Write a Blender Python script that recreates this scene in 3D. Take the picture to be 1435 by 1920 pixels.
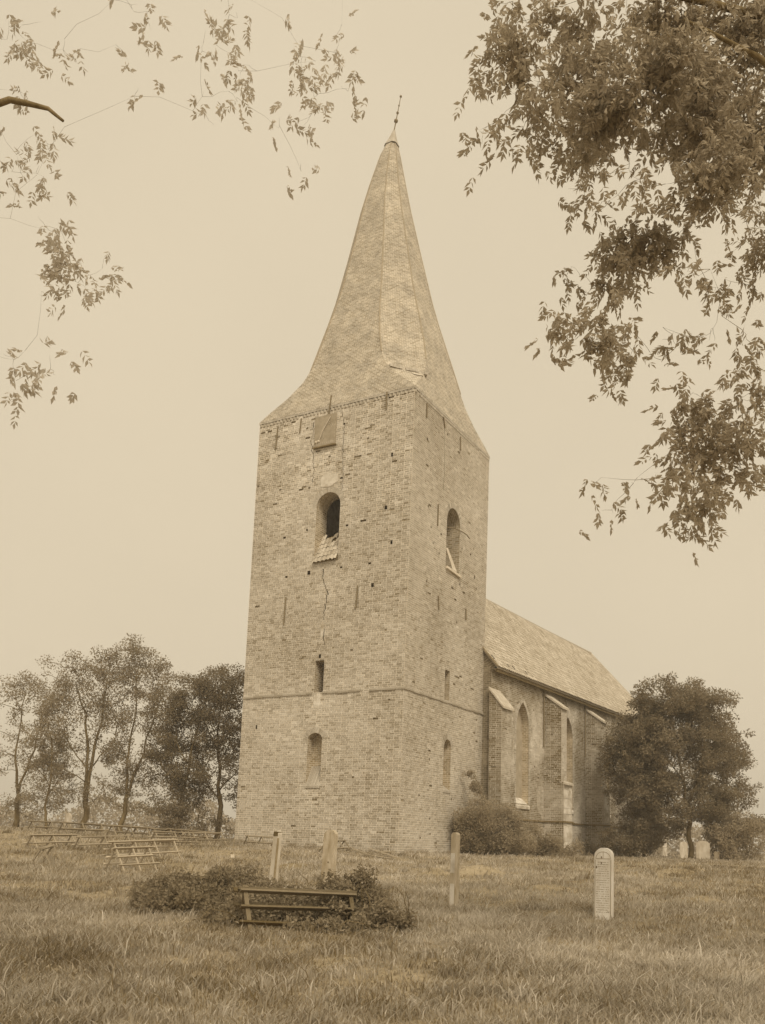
import bpy, math, random
import numpy as np
from mathutils import Matrix, Vector, noise
for o in list(bpy.data.objects): bpy.data.objects.remove(o)
SC = bpy.context.scene
COL = SC.collection
rnd = random.Random(11)
rng = np.random.default_rng(5)
PI = math.pi

# ------------------------------------------------------------------ camera
cam_d = bpy.data.cameras.new('camera'); cam = bpy.data.objects.new('camera', cam_d); COL.objects.link(cam)
cam_d.sensor_fit = 'VERTICAL'; cam_d.sensor_height = 36.0; cam_d.sensor_width = 27.0
cam_d.lens = 1736.0/1920*36
cam_d.shift_y = (1335.0-960)/1920
cam_d.clip_start = .1; cam_d.clip_end = 6000
cam.matrix_world = Matrix.Rotation(PI/2+.138, 4, 'X') @ Matrix.Rotation(.0275, 4, 'Z')
SC.camera = cam

# ------------------------------------------------------------------ daylight: bright even overcast, sepia toned like the print
SUN_EL, SUN_AZ = math.radians(46), math.radians(163)      # azimuth measured clockwise from +Y
W = bpy.data.worlds.new('World'); SC.world = W; W.use_nodes = True
nt = W.node_tree; nt.nodes.clear()
n_out = nt.nodes.new('ShaderNodeOutputWorld'); n_bg = nt.nodes.new('ShaderNodeBackground')
n_sky = nt.nodes.new('ShaderNodeTexSky'); n_sky.sky_type = 'NISHITA'; n_sky.sun_disc = False
n_sky.sun_elevation = SUN_EL; n_sky.sun_rotation = SUN_AZ
n_bw = nt.nodes.new('ShaderNodeRGBToBW'); nt.links.new(n_sky.outputs[0], n_bw.inputs[0])
n_mix = nt.nodes.new('ShaderNodeMix'); n_mix.data_type = 'FLOAT'
n_mix.inputs[0].default_value = .90; n_mix.inputs[3].default_value = 8.1
nt.links.new(n_bw.outputs[0], n_mix.inputs[2])
n_mul = nt.nodes.new('ShaderNodeMix'); n_mul.data_type = 'RGBA'; n_mul.blend_type = 'MULTIPLY'
n_mul.inputs[0].default_value = 1.0
n_tc = nt.nodes.new('ShaderNodeTexCoord'); n_cl = nt.nodes.new('ShaderNodeTexNoise'); n_cl.inputs['Scale'].default_value = 2.2; n_cl.inputs['Detail'].default_value = 4
n_mr = nt.nodes.new('ShaderNodeMapRange'); n_mr.inputs[1].default_value = .3; n_mr.inputs[2].default_value = .7; n_mr.inputs[3].default_value = .965; n_mr.inputs[4].default_value = 1.035
n_cm = nt.nodes.new('ShaderNodeMath'); n_cm.operation = 'MULTIPLY'          # thin, almost even cloud veil
nt.links.new(n_tc.outputs['Generated'], n_cl.inputs['Vector']); nt.links.new(n_cl.outputs[0], n_mr.inputs[0])
nt.links.new(n_mix.outputs[0], n_cm.inputs[0]); nt.links.new(n_mr.outputs[0], n_cm.inputs[1])
nt.links.new(n_cm.outputs[0], n_mul.inputs[6]); n_mul.inputs[7].default_value = (1.0, .852, .618, 1)
nt.links.new(n_mul.outputs[2], n_bg.inputs[0]); n_bg.inputs[1].default_value = .1
nt.links.new(n_bg.outputs[0], n_out.inputs[0])
sd = bpy.data.lights.new('sun', 'SUN'); sun = bpy.data.objects.new('sun', sd); COL.objects.link(sun)
sd.energy = 2.3; sd.angle = math.radians(26); sd.color = (1.0, .86, .64)
sdir = Vector((math.sin(SUN_AZ)*math.cos(SUN_EL), math.cos(SUN_AZ)*math.cos(SUN_EL), math.sin(SUN_EL)))
sun.rotation_euler = sdir.to_track_quat('Z', 'Y').to_euler()
VS = SC.view_settings
VS.view_transform = 'Standard'; VS.look = 'None'; VS.exposure = 0.0; VS.gamma = 1.0; VS.use_curve_mapping = False
SC.display_settings.display_device = 'sRGB'

# ------------------------------------------------------------------ helpers
def sep(v, k=1.0):
    """a value of the sepia scale of the print: lights nearly neutral, darks browner"""
    d = (1-v)*k
    return (v, v*(1-.30*d), v*(1-.76*d), 1)

def new_mat(name):
    m = bpy.data.materials.new(name); m.use_nodes = True
    t = m.node_tree; b = t.nodes['Principled BSDF']
    b.inputs['Roughness'].default_value = .9
    b.inputs['Specular IOR Level'].default_value = .15
    return m, t, b

def ramp(t, lo, hi, p0=0.0, p1=1.0):
    r = t.nodes.new('ShaderNodeValToRGB')
    r.color_ramp.elements[0].position = p0; r.color_ramp.elements[0].color = lo
    r.color_ramp.elements[1].position = p1; r.color_ramp.elements[1].color = hi
    return r

def tex_noise(t, scale, detail=5, rough=.6, coord='Object'):
    tc = t.nodes.new('ShaderNodeTexCoord'); n = t.nodes.new('ShaderNodeTexNoise')
    n.inputs['Scale'].default_value = scale; n.inputs['Detail'].default_value = detail; n.inputs['Roughness'].default_value = rough
    t.links.new(tc.outputs[coord], n.inputs['Vector'])
    return n

def bump(t, b, src, strength=.4, dist=.02):
    bp = t.nodes.new('ShaderNodeBump'); bp.inputs['Strength'].default_value = strength; bp.inputs['Distance'].default_value = dist
    t.links.new(src, bp.inputs['Height']); t.links.new(bp.outputs[0], b.inputs['Normal'])

def mat_noise(name, lo, hi, scale, p0=.3, p1=.7, bmp=.3, dist=.01, stretch=None):
    m, t, b = new_mat(name)
    n = tex_noise(t, scale)
    if stretch:
        mp = t.nodes.new('ShaderNodeMapping'); mp.inputs['Scale'].default_value = stretch
        t.links.new(n.inputs['Vector'].links[0].from_socket, mp.inputs[0]); t.links.new(mp.outputs[0], n.inputs['Vector'])
    r = ramp(t, lo, hi, p0, p1); t.links.new(n.outputs[0], r.inputs[0]); t.links.new(r.outputs[0], b.inputs['Base Color'])
    bump(t, b, n.outputs[0], bmp, dist)
    return m

def mat_tone(name, lo, hi, scale=14, amt=.35, bmp=.4, dist=.008, transl=0.0, rough=.9):
    """colour from the per-piece 'tone' value, broken up by noise"""
    m, t, b = new_mat(name)
    at = t.nodes.new('ShaderNodeAttribute'); at.attribute_name = 'tone'
    n = tex_noise(t, scale)
    ma = t.nodes.new('ShaderNodeMath'); ma.operation = 'MULTIPLY_ADD'; ma.inputs[1].default_value = amt; 
    t.links.new(n.outputs[0], ma.inputs[0])
    ad = t.nodes.new('ShaderNodeMath'); ad.operation = 'SUBTRACT'; ad.inputs[1].default_value = amt*.5
    t.links.new(at.outputs['Fac'], ad.inputs[0]); t.links.new(ad.outputs[0], ma.inputs[2])
    r = ramp(t, lo, hi); t.links.new(ma.outputs[0], r.inputs[0]); t.links.new(r.outputs[0], b.inputs['Base Color'])
    b.inputs['Roughness'].default_value = rough
    if bmp: bump(t, b, n.outputs[0], bmp, dist)
    if transl:
        tr = t.nodes.new('ShaderNodeBsdfTranslucent'); t.links.new(r.outputs[0], tr.inputs[0])
        mx = t.nodes.new('ShaderNodeMixShader'); mx.inputs[0].default_value = transl
        t.links.new(b.outputs[0], mx.inputs[1]); t.links.new(tr.outputs[0], mx.inputs[2])
        t.links.new(mx.outputs[0], t.nodes['Material Output'].inputs[0])
    return m

def mat_bricktex(name, lo, hi, mortar, bw=.27, rh=.1, patch=0.3):
    m, t, b = new_mat(name)
    uv = t.nodes.new('ShaderNodeUVMap'); uv.uv_map = 'UVMap'
    br = t.nodes.new('ShaderNodeTexBrick'); t.links.new(uv.outputs[0], br.inputs['Vector'])
    br.inputs['Scale'].default_value = 1.0; br.inputs['Brick Width'].default_value = bw; br.inputs['Row Height'].default_value = rh
    br.inputs['Mortar Size'].default_value = .010; br.inputs['Mortar Smooth'].default_value = .3
    br.inputs['Color1'].default_value = lo; br.inputs['Color2'].default_value = hi; br.inputs['Mortar'].default_value = mortar
    br.inputs['Bias'].default_value = -.1
    n = tex_noise(t, 1.1, 9, .68); n2 = tex_noise(t, 12, 4, .7)
    ad = t.nodes.new('ShaderNodeMath'); ad.operation = 'ADD'; t.links.new(n.outputs[0], ad.inputs[0]); t.links.new(n2.outputs[0], ad.inputs[1])
    mr = t.nodes.new('ShaderNodeMapRange'); mr.inputs[1].default_value = .75; mr.inputs[2].default_value = 1.25
    mr.inputs[3].default_value = 1-patch; mr.inputs[4].default_value = 1+patch*.6
    t.links.new(ad.outputs[0], mr.inputs[0])
    mu = t.nodes.new('ShaderNodeMix'); mu.data_type = 'RGBA'; mu.blend_type = 'MULTIPLY'; mu.inputs[0].default_value = 1
    t.links.new(br.outputs[0], mu.inputs[6]); t.links.new(mr.outputs[0], mu.inputs[7])
    t.links.new(mu.outputs[2], b.inputs['Base Color'])
    s = t.nodes.new('ShaderNodeMath'); s.operation = 'MULTIPLY_ADD'; s.inputs[1].default_value = -1.0
    t.links.new(br.outputs['Fac'], s.inputs[0]); t.links.new(n2.outputs[0], s.inputs[2])
    bump(t, b, s.outputs[0], .5, .012)
    return m

class MB:
    def __init__(self): self.v = []; self.f = []; self.uv = []; self.tone = []
    def add(self, vs, fs, tone=.5, uvs=None):
        k = len(self.v); self.v += [tuple(p) for p in vs]
        for i, f in enumerate(fs):
            self.f.append(tuple(k+j for j in f)); self.tone.append(tone)
            self.uv.append(uvs[i] if uvs else [(0, 0)]*len(f))
    def quad(self, a, b, c, d, tone=.5, uv=None): self.add([a, b, c, d], [(0, 1, 2, 3)], tone, [uv] if uv else None)
    def box8(self, p, tone=.5):      # p: 8 corners, bottom ring then top ring
        self.add(p, [(3, 2, 1, 0), (4, 5, 6, 7), (0, 1, 5, 4), (1, 2, 6, 5), (2, 3, 7, 6), (3, 0, 4, 7)], tone)
    def box(self, c, ax, ay, az, tone=.5):    # centre and three half-axis vectors
        c, ax, ay, az = Vector(c), Vector(ax), Vector(ay), Vector(az)
        self.box8([c-ax-ay-az, c+ax-ay-az, c+ax+ay-az, c-ax+ay-az, c-ax-ay+az, c+ax-ay+az, c+ax+ay+az, c-ax+ay+az], tone)
    def bar(self, a, b, w, h, up=(0, 0, 1), tone=.5):
        a, b = Vector(a), Vector(b); d = (b-a); L = d.length; d = d/L
        s = d.cross(Vector(up));  s = s.normalized() if s.length > 1e-4 else Vector((1, 0, 0)); u = s.cross(d)
        self.box((a+b)/2, d*L/2, s*w/2, u*h/2, tone)
    def tube(self, pts, radii, n=6, tone=.5, cap=True):
        k = len(self.v); pts = [Vector(p) for p in pts]; N = len(pts)
        for i, p in enumerate(pts):
            d = (pts[min(i+1, N-1)]-pts[max(i-1, 0)]).normalized()
            s = d.cross(Vector((.31, .17, .93))); s = s.normalized() if s.length > 1e-3 else Vector((1, 0, 0)); u = s.cross(d)
            for j in range(n):
                a = 2*PI*j/n; self.v.append(tuple(p+(s*math.cos(a)+u*math.sin(a))*radii[i]))
        for i in range(N-1):
            for j in range(n):
                j2 = (j+1) % n
                self.f.append((k+i*n+j, k+i*n+j2, k+(i+1)*n+j2, k+(i+1)*n+j)); self.tone.append(tone); self.uv.append([(0, 0)]*4)
        if cap:
            self.f.append(tuple(k+(N-1)*n+j for j in range(n))); self.tone.append(tone); self.uv.append([(0, 0)]*n)
            self.f.append(tuple(k+j for j in reversed(range(n)))); self.tone.append(tone); self.uv.append([(0, 0)]*n)
    def build(self, name, mat, parent=None, smooth=False):
        me = bpy.data.meshes.new(name); me.from_pydata(self.v, [], self.f)
        at = me.attributes.new('tone', 'FLOAT', 'FACE'); at.data.foreach_set('value', self.tone)
        if any(any(q != (0, 0) for q in u) for u in self.uv[:400]):
            ul = me.uv_layers.new(name='UVMap'); ul.data.foreach_set('uv', [c for u in self.uv for q in u for c in q])
        if smooth: me.polygons.foreach_set('use_smooth', [True]*len(me.polygons))
        me.materials.append(mat); me.update()
        return link(name, me, parent)

def link(name, me, parent=None):
    o = bpy.data.objects.new(name, me); COL.objects.link(o)
    if parent is not None:
        o.parent = parent; o.matrix_parent_inverse = PINV[parent.name]
    return o
PINV = {}
def empty(name, loc, label=None, cat=None, group=None):
    o = bpy.data.objects.new(name, None); COL.objects.link(o); o.location = loc; o.empty_display_size = .3
    PINV[o.name] = Matrix.Translation(loc).inverted()
    tag(o, label, cat, group); return o
def tag(o, label=None, cat=None, group=None, kind=None):
    if label: o['label'] = label
    if cat: o['category'] = cat
    if group: o['group'] = group
    if kind: o['kind'] = kind
    PINV.setdefault(o.name, Matrix.Translation(o.location).inverted())
    return o
def sub(o):          # make a part usable as a parent
    PINV[o.name] = Matrix.Identity(4); return o

def mesh_np(name, V, F, mat, parent=None, tone=None):
    V = np.asarray(V, dtype=np.float32); F = np.asarray(F, dtype=np.int32); n, k = F.shape
    me = bpy.data.meshes.new(name)
    me.vertices.add(len(V)); me.vertices.foreach_set('co', V.ravel())
    me.loops.add(n*k); me.loops.foreach_set('vertex_index', F.ravel())
    me.polygons.add(n); me.polygons.foreach_set('loop_start', np.arange(0, n*k, k, dtype=np.int32))
    me.polygons.foreach_set('loop_total', np.full(n, k, dtype=np.int32))
    if tone is not None:
        at = me.attributes.new('tone', 'FLOAT', 'FACE'); at.data.foreach_set('value', np.asarray(tone, dtype=np.float32))
    me.polygons.foreach_set('use_smooth', np.zeros(n, dtype=bool))
    me.update(calc_edges=True); me.materials.append(mat)
    return link(name, me, parent)

def unit(a): return a/np.maximum(np.linalg.norm(a, axis=-1, keepdims=True), 1e-9)
def rand_dirs(n): return unit(rng.normal(size=(n, 3)))

def leaf_arrays(C, D, L, Wd, fold=.25):
    """diamond leaves: base C, direction D, length L, width Wd"""
    n = len(C); S = unit(np.cross(D, rand_dirs(n))); Nn = np.cross(D, S)
    L = np.asarray(L).reshape(-1, 1); Wd = np.asarray(Wd).reshape(-1, 1)
    m = C+D*L*.42+Nn*Wd*fold
    V = np.stack([C, m+S*Wd*.5, C+D*L, m-S*Wd*.5], 1).reshape(-1, 3)
    return V, np.arange(n*4).reshape(n, 4)

# ------------------------------------------------------------------ materials
M = {}
M['brick'] = mat_tone('fired_brick', sep(.16), sep(.86), 22, .22, .35, .004)
M['mortar'] = mat_noise('lime_mortar', sep(.78, 1.6), sep(.95, 2.5), 3.5, .3, .7, .4, .006)
M['bricktex'] = mat_bricktex('brick_masonry', sep(.38), sep(.58), sep(.76))
M['shade_brick'] = mat_bricktex('shade_dark_masonry', sep(.20, .7), sep(.34, .7), sep(.44, .7))  # gable brick darkened, the shade beside the tower put into its colour
M['spire'] = mat_bricktex('spire_masonry', sep(.36, .72), sep(.56, .72), sep(.74, .72), .24, .095, .36)
M['arris'] = mat_noise('brick_arris', sep(.34, .8), sep(.48, .8), 5)
M['stone'] = mat_noise('weathered_stone', sep(.46, .7), sep(.68, .7), 4)
M['render'] = mat_noise('old_plaster', sep(.42, .7), sep(.80, .7), 1.6, .35, .65, .4, .01)
M['infill'] = mat_noise('grey_plaster', sep(.34, .7), sep(.50, .7), 2.0)
M['lead'] = mat_noise('lead', sep(.44, .5), sep(.54, .5), 3)
M['iron'] = mat_noise('rusty_iron', sep(.2, .8), sep(.32, .8), 12)
M['shaded_rubble'] = mat_noise('shaded_rubble_core', sep(.26, .8), sep(.44, .8), 9)  # rubble core, darkened to carry the shade inside pits and cracks
M['wood'] = mat_noise('silvered_oak', sep(.26), sep(.52), 5, .3, .7, .5, .004)
M['rail'] = mat_tone('weathered_rail', sep(.12), sep(.62), 9, .25, .3, .004)
M['darkwood'] = mat_noise('dark_board', sep(.16), sep(.30), 6)
M['white'] = mat_noise('bleached_wood', sep(.62), sep(.8), 5)
M['pantile'] = mat_tone('pantile', sep(.26, .75), sep(.68, .75), 8, .25, .3, .006)
M['bark'] = mat_noise('bark', sep(.13), sep(.27), 7, .3, .7, .8, .03, (1, 1, .25))
M['leaf'] = mat_tone('tree_leaf', sep(.20, .9), sep(.54, .9), 3, .1, 0, 0, .45)
M['leaf_near'] = mat_tone('near_leaf', sep(.40, .8), sep(.54, .8), 3, .1, 0, 0, .68)
M['bush'] = mat_tone('bush_leaf', sep(.33, .9), sep(.58, .9), 3, .1, 0, 0, .4)
M['bramble'] = mat_tone('bramble_leaf', sep(.20, .9), sep(.52, .9), 3, .1, 0, 0, .35)
M['leaf_pale'] = mat_tone('thin_pale_leaf', sep(.50, .7), sep(.70, .7), 3, .1, 0, 0, .68)
M['mortar_old'] = mat_noise('old_stained_mortar', sep(.44, .8), sep(.82, .8), 1.3, .3, .7, .4, .006)
M['grass'] = mat_tone('grass_blade', sep(.22), sep(.80), .5, .3, 0, 0, .35)
M['stele'] = mat_noise('pale_stele', sep(.74, .8), sep(.95, .8), 6, .3, .68, .3, .004, (1, 1, .35))
M['stele_m'] = mat_noise('weathered_pale_stele', sep(.50, .8), sep(.74, .8), 6, .3, .68, .3, .004, (1, 1, .35))
M['stele_d'] = mat_noise('grey_stele', sep(.36), sep(.66), 7, .3, .68, .3, .004, (1, 1, .3))
M['carve'] = mat_noise('carved_line', sep(.30), sep(.42), 9)
M['moss'] = mat_noise('moss', sep(.10), sep(.22), 12)
M['dial'] = mat_noise('slate_board', sep(.33, .7), sep(.46, .7), 4)

# ground
def mat_ground():
    m, t, b = new_mat('churchyard_turf')
    n1 = tex_noise(t, .35, 6, .6); n2 = tex_noise(t, 5, 8, .7)
    ad = t.nodes.new('ShaderNodeMath'); ad.operation = 'ADD'
    t.links.new(n1.outputs[0], ad.inputs[0]); t.links.new(n2.outputs[0], ad.inputs[1])
    mr = t.nodes.new('ShaderNodeMapRange'); mr.inputs[1].default_value = .7; mr.inputs[2].default_value = 1.3
    t.links.new(ad.outputs[0], mr.inputs[0])
    r = ramp(t, sep(.20), sep(.50)); t.links.new(mr.outputs[0], r.inputs[0]); t.links.new(r.outputs[0], b.inputs['Base Color'])
    bump(t, b, n2.outputs[0], .8, .06)
    return m
M['ground'] = mat_ground()

# ------------------------------------------------------------------ terrain
MOUNDS = [(6.3, 27.0, .16, 1.0, .5), (4.3, 24.2, .13, 1.0, .5), (8.6, 31.0, .16, 1.1, .5), (10.6, 33.5, .15, 1.1, .5), (5.6, 34.5, .14, 1., .5), (-5.2, 20.2, .12, 1., .5), (-7.2, 21.5, .12, 1., .5), (2.6, 23.0, .1, 1., .5), (7.6, 22.0, .13, 1., .5), (-2.9, 29.5, .12, 1., .5), (12.5, 38.0, .15, 1.1, .5), (-.6, 19.0, .08, 1., .5), (3.2, 14.5, .09, 1., .5), (-3.4, 12.3, .09, .9, .5), (.6, 11.3, .08, .9, .5)]
def gz(x, y):
    x = np.asarray(x, dtype=float); y = np.asarray(y, dtype=float)
    t = np.clip((y-7)/33., 0, 1); z = -1.6+1.0*t**1.15
    s = np.clip((y-20)/20., 0, 1); s = s*s*(3-2*s)
    z = z+.035*np.clip(.8-x, 0, 22)*s
    s2 = np.clip((y-66)/44., 0, 1); s2 = s2*s2*(3-2*s2); z = z-1.3*s2
    k = np.clip((90-y)/30, 0, 1)
    z = z+k*(.035*np.sin(x*.9+1.3*np.sin(y*.45))*np.sin(y*.8+.6*x)+.02*np.sin(2.1*x+.7)*np.sin(1.7*y+x*.4))
    for (mx, my, mh, ml, mw) in MOUNDS:
        u_ = (x-mx)*.5455+(y-my)*.838; v_ = (x-mx)*.838-(y-my)*.5455
        z = z+mh*np.exp(-(u_/ml)**4-(v_/mw)**2)
    z = z+.30*np.exp(-((x-3.15)/.75)**2-((y-29.2)/.45)**2)+.24*np.exp(-((x-1.75)/.3)**2-((y-29.0)/.4)**2)
    return z
def gz1(x, y): return float(gz(x, y))
def axis(lo, hi, dense_lo, dense_hi, step, nfar):
    a = np.arange(dense_lo, dense_hi+1e-6, step)
    l = dense_lo-np.geomspace(step, dense_lo-lo, nfar)[::-1]; h = dense_hi+np.geomspace(step, hi-dense_hi, nfar)
    return np.concatenate([l, a, h])
gx = axis(-860, 860, -26, 26, .24, 22); gy = axis(-860, 860, 4, 72, .30, 22)
GX, GY = np.meshgrid(gx, gy); GZ = gz(GX, GY)
nx, ny = len(gx), len(gy); idx = np.arange(nx*ny).reshape(ny, nx)
gF = np.stack([idx[:-1, :-1], idx[:-1, 1:], idx[1:, 1:], idx[1:, :-1]], -1).reshape(-1, 4)
ground = mesh_np('ground', np.stack([GX, GY, GZ], -1).reshape(-1, 3), gF, M['ground'])
ground.data.polygons.foreach_set('use_smooth', [True]*len(ground.data.polygons))
tag(ground, kind='structure')

# ------------------------------------------------------------------ brickwork as geometry
def fbm(p, k=3): return noise.fractal(Vector(p), 1.0, 2.0, k)
class Brickwork:
    """courses of bonded bricks on a plane: origin O, horizontal axis A, up U (per metre of z), outward N"""
    def __init__(self, O, A, U, N): self.O, self.A, self.U, self.N = map(np.array, (O, A, U, N)); self.b = []; self.m = MB(); self.pm = MB()
    def pt(self, u, z, d=0.): return self.O+self.A*u+self.U*z+self.N*d
    def lay(self, z0, z1, spans, holes=(), course=.1, erode=None, tonef=None, miss=.0012, deep=.13):
        k = 0; z = z0
        while z < z1-.02:
            h = min(course, z1-z); zc = z+h*.5
            sp = spans(zc); cuts = []
            for hf in holes:
                r = hf(zc)
                if r: cuts += r
            for (a, b) in sp:
                segs = [(a, b)]; gaps = []
                for (c0, c1, kind) in cuts:
                    ns = []
                    for (s0, s1) in segs:
                        if c1 <= s0 or c0 >= s1: ns.append((s0, s1)); continue
                        if c0 > s0: ns.append((s0, c0))
                        if c1 < s1: ns.append((c1, s1))
                    segs = ns
                    if kind == 'pit' and c0 > a and c1 < b: gaps.append((c0, c1))
                for (c0, c1) in gaps: self.pit(c0, c1, z, z+h, deep)
                for (s0, s1) in segs: self.course(s0, s1, z, h, k, erode, tonef, miss)
            z += course; k += 1
    def pit(self, c0, c1, z0, z1, dp):
        P = self.pt; m = self.pm
        m.quad(P(c0, z0, -dp), P(c1, z0, -dp), P(c1, z1, -dp), P(c0, z1, -dp))
        m.quad(P(c0, z0, -.012), P(c0, z0, -dp), P(c0, z1, -dp), P(c0, z1, -.012)); m.quad(P(c1, z0, -dp), P(c1, z0, -.012), P(c1, z1, -.012), P(c1, z1, -dp))
        m.quad(P(c0, z0, -.012), P(c1, z0, -.012), P(c1, z0, -dp), P(c0, z0, -dp)); m.quad(P(c0, z1, -dp), P(c1, z1, -dp), P(c1, z1, -.012), P(c0, z1, -.012))
    def course(self, s0, s1, z, h, k, erode, tonef, miss):
        P = self.pt; u = s0; i = k % 3; first = True; m0 = s0
        strip = lambda a, b: self.m.quad(P(a, z, -.006), P(b, z, -.006), P(b, z+h, -.006), P(a, z+h, -.006))
        while u < s1-.02:
            L = (.275, .275, .135)[i % 3]
            if first: L = L*(.5, 1., .75)[k % 3]; first = False
            e = min(u+L, s1)
            if s1-e < .05: e = s1
            er = erode(.5*(u+e), z) if erode else 0.
            if rnd.random() > miss*(1+26*er) or u == s0 or e == s1:
                t = (tonef(.5*(u+e), z) if tonef else .5)
                d = rnd.uniform(-.004, .004)-er*rnd.random()*.004
                jj = .0095+er*.008*rnd.random()
                self.b.append((u+jj, e-jj, z+jj*.85, z+h-jj*.85, max(d, -.0045), t, rnd.uniform(-.0012, .0012)))
            else:
                if u > m0: strip(m0, u)
                self.pit(u, e, z, z+h, rnd.uniform(.02, .06)); m0 = e
            u = e; i += 1
        if s1 > m0: strip(m0, s1)
    def arrays(self, B):
        a = np.array(B); n = len(a); u0, u1, z0, z1, d, t, tl = a.T
        def p(u, z, dd): return self.O+np.outer(u, self.A)+np.outer(z, self.U)+np.outer(dd, self.N)
        bk = np.full(n, -.02)
        V = np.stack([p(u0, z0, d-tl), p(u1, z0, d+tl), p(u1, z1, d+tl), p(u0, z1, d-tl), p(u0, z0, bk), p(u1, z0, bk), p(u1, z1, bk), p(u0, z1, bk)], 1).reshape(-1, 3)
        f = np.array([(0, 1, 2, 3), (1, 0, 4, 5), (2, 1, 5, 6), (3, 2, 6, 7), (0, 3, 7, 4)])
        if np.dot(np.cross(self.A, self.U), self.N) < 0: f = f[:, ::-1]
        F = (f[None]+(np.arange(n)*8)[:, None, None]).reshape(-1, 4)
        return V, F, np.repeat(t, 5)

def build_bricks(works, lists, name, parent):
    Vs, Fs, Ts, k = [], [], [], 0
    for w, B in zip(works, lists):
        if not B: continue
        V, F, T = w.arrays(B); Vs.append(V); Fs.append(F+k); Ts.append(T); k += len(V)
    o = mesh_np(name, np.concatenate(Vs), np.concatenate(Fs), M['brick'], parent, np.concatenate(Ts)); o['kind'] = 'stuff'
    return o

brick_meshes = {}
def brick_object(w, b, parent):
    u0, u1, z0, z1, d, t, tl = b
    key = (round(t*7), u1-u0 > .2)
    if key not in brick_meshes:
        mb = MB(); q = .5
        mb.add([(-q, .5, -q), (q, .5, -q), (q, .5, q), (-q, .5, q), (-q, -.5, -q), (q, -.5, -q), (q, -.5, q), (-q, -.5, q)],
               [(3, 2, 1, 0), (0, 1, 5, 4), (1, 2, 6, 5), (2, 3, 7, 6), (3, 0, 4, 7)], key[0]/7)
        me = bpy.data.meshes.new('brick'); me.from_pydata(mb.v, [], mb.f)
        at = me.attributes.new('tone', 'FLOAT', 'FACE'); at.data.foreach_set('value', mb.tone)
        me.materials.append(M['brick']); brick_meshes[key] = me
    o = bpy.data.objects.new('brick', brick_meshes[key]); COL.objects.link(o)
    o.parent = parent; o.matrix_parent_inverse = PINV[parent.name]
    c = w.pt((u0+u1)/2, (z0+z1)/2, (d-.02)/2)
    A, U, N = w.A*(u1-u0), np.array((0, 0, 1.))*(z1-z0), w.N*(d+.02)
    if np.dot(np.cross(A, N), U) < 0: A = -A
    mt = Matrix.Identity(4)
    for r in range(3): mt[r][0], mt[r][1], mt[r][2], mt[r][3] = A[r], N[r], U[r], c[r]
    o.matrix_basis = mt
    return o

# ------------------------------------------------------------------ the tower
YAW = .5135; TW = 8.8; LEAN = .0128
C0 = np.array([.815, 40.05, 0.])
DL = np.array([-math.cos(YAW), math.sin(YAW), 0.]); DR = np.array([math.sin(YAW), math.cos(YAW), 0.])
UP = np.array([LEAN, 0, 1.])
NL_ = -DR; NR_ = -DL         # outward normals of the left (west) and right (south) walls
CEN = C0+(DL+DR)*TW/2
tower = empty('church_tower', (float(CEN[0]), float(CEN[1]), -.6), 'tall square leaning brick church tower with an octagonal brick spire', 'church tower')
WL = Brickwork(C0, DL, UP, NL_); WR = Brickwork(C0, DR, UP, NR_)
ZTOP = 20.62

def arch_hole(u0, u1, z0, zs, kind='round', rise=None, ring=.12):
    w = (u1-u0)/2; uc = (u0+u1)/2
    if kind == 'round': r0 = w; zc = zs
    else: r0 = (w*w+rise*rise)/(2*rise); zc = zs+rise-r0
    def f(z):
        if z < z0: return None
        if z <= zs: return [(u0, u1, 'open')]
        q = (r0+ring)**2-(z-zc)**2
        if q <= 0 or z > zc+r0+ring: return None
        h = min(math.sqrt(q), w+ring)
        return [(uc-h, uc+h, 'open')]
    return f
def rect_hole(u0, u1, z0, z1, kind='open'): return lambda z: [(u0, u1, kind)] if z0 <= z <= z1 else None
def crack_hole(pl, w):
    def f(z):
        if not (pl[-1][1] <= z <= pl[0][1]): return None
        for (ua, za), (ub, zb) in zip(pl[:-1], pl[1:]):
            if zb <= z <= za:
                u = ua+(ub-ua)*(za-z)/(za-zb)+.09*noise.noise(Vector((z*7.1, pl[0][0], 0)))
                ww = w*(.6+.9*abs(noise.noise(Vector((z*3.3, pl[0][0], 4)))))
                return [(u-ww/2, u+ww/2, 'pit')]
    return f
OPEN_L = [dict(u0=3.76, u1=5.10, z0=13.0, zs=15.68, kind='round'), dict(u0=4.13, u1=4.92, z0=2.4, zs=4.58, kind='seg', rise=.24)]
OPEN_R = [dict(u0=3.82, u1=5.36, z0=13.05, zs=15.60, kind='round'), dict(u0=4.25, u1=5.06, z0=2.45, zs=4.48, kind='round')]
SLIT_L = (4.22, 4.72, 6.7, 8.18); SLIT_R = (4.14, 4.68, 6.7, 8.22)
pitsL = [(6.9, 14.43), (3.78, 16.93), (3.36, 14.58), (2.02, 12.58), (3.54, 12.52), (5.36, 12.51), (6.65, 12.45), (1.83, 11.5), (3.75, 19.64), (5.6, 14.65), (7.9, 5.2), (1.1, 17.6), (1.3, 15.1), (.9, 13.4)]
pitsR = [(1.44, 18.77), (1.79, 15.54), (2.14, 14.62), (2.42, 13.92), (3.25, 14.62), (3.08, 13.67), (5.66, 14.64), (6.72, 14.64), (7.26, 13.6), (3.0, 1.05)]
hL = [arch_hole(**d) for d in OPEN_L]+[rect_hole(*SLIT_L), rect_hole(4.42, 4.56, 8.3, 8.52, 'pit'), rect_hole(2.3, 2.62, 14.58, 14.72, 'pit')]
hL += [rect_hole(u-.07+.03*math.sin(9*u), u+.05+.03*math.cos(7*z), z-.07, z+.05, 'pit') for u, z in pitsL]
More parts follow.
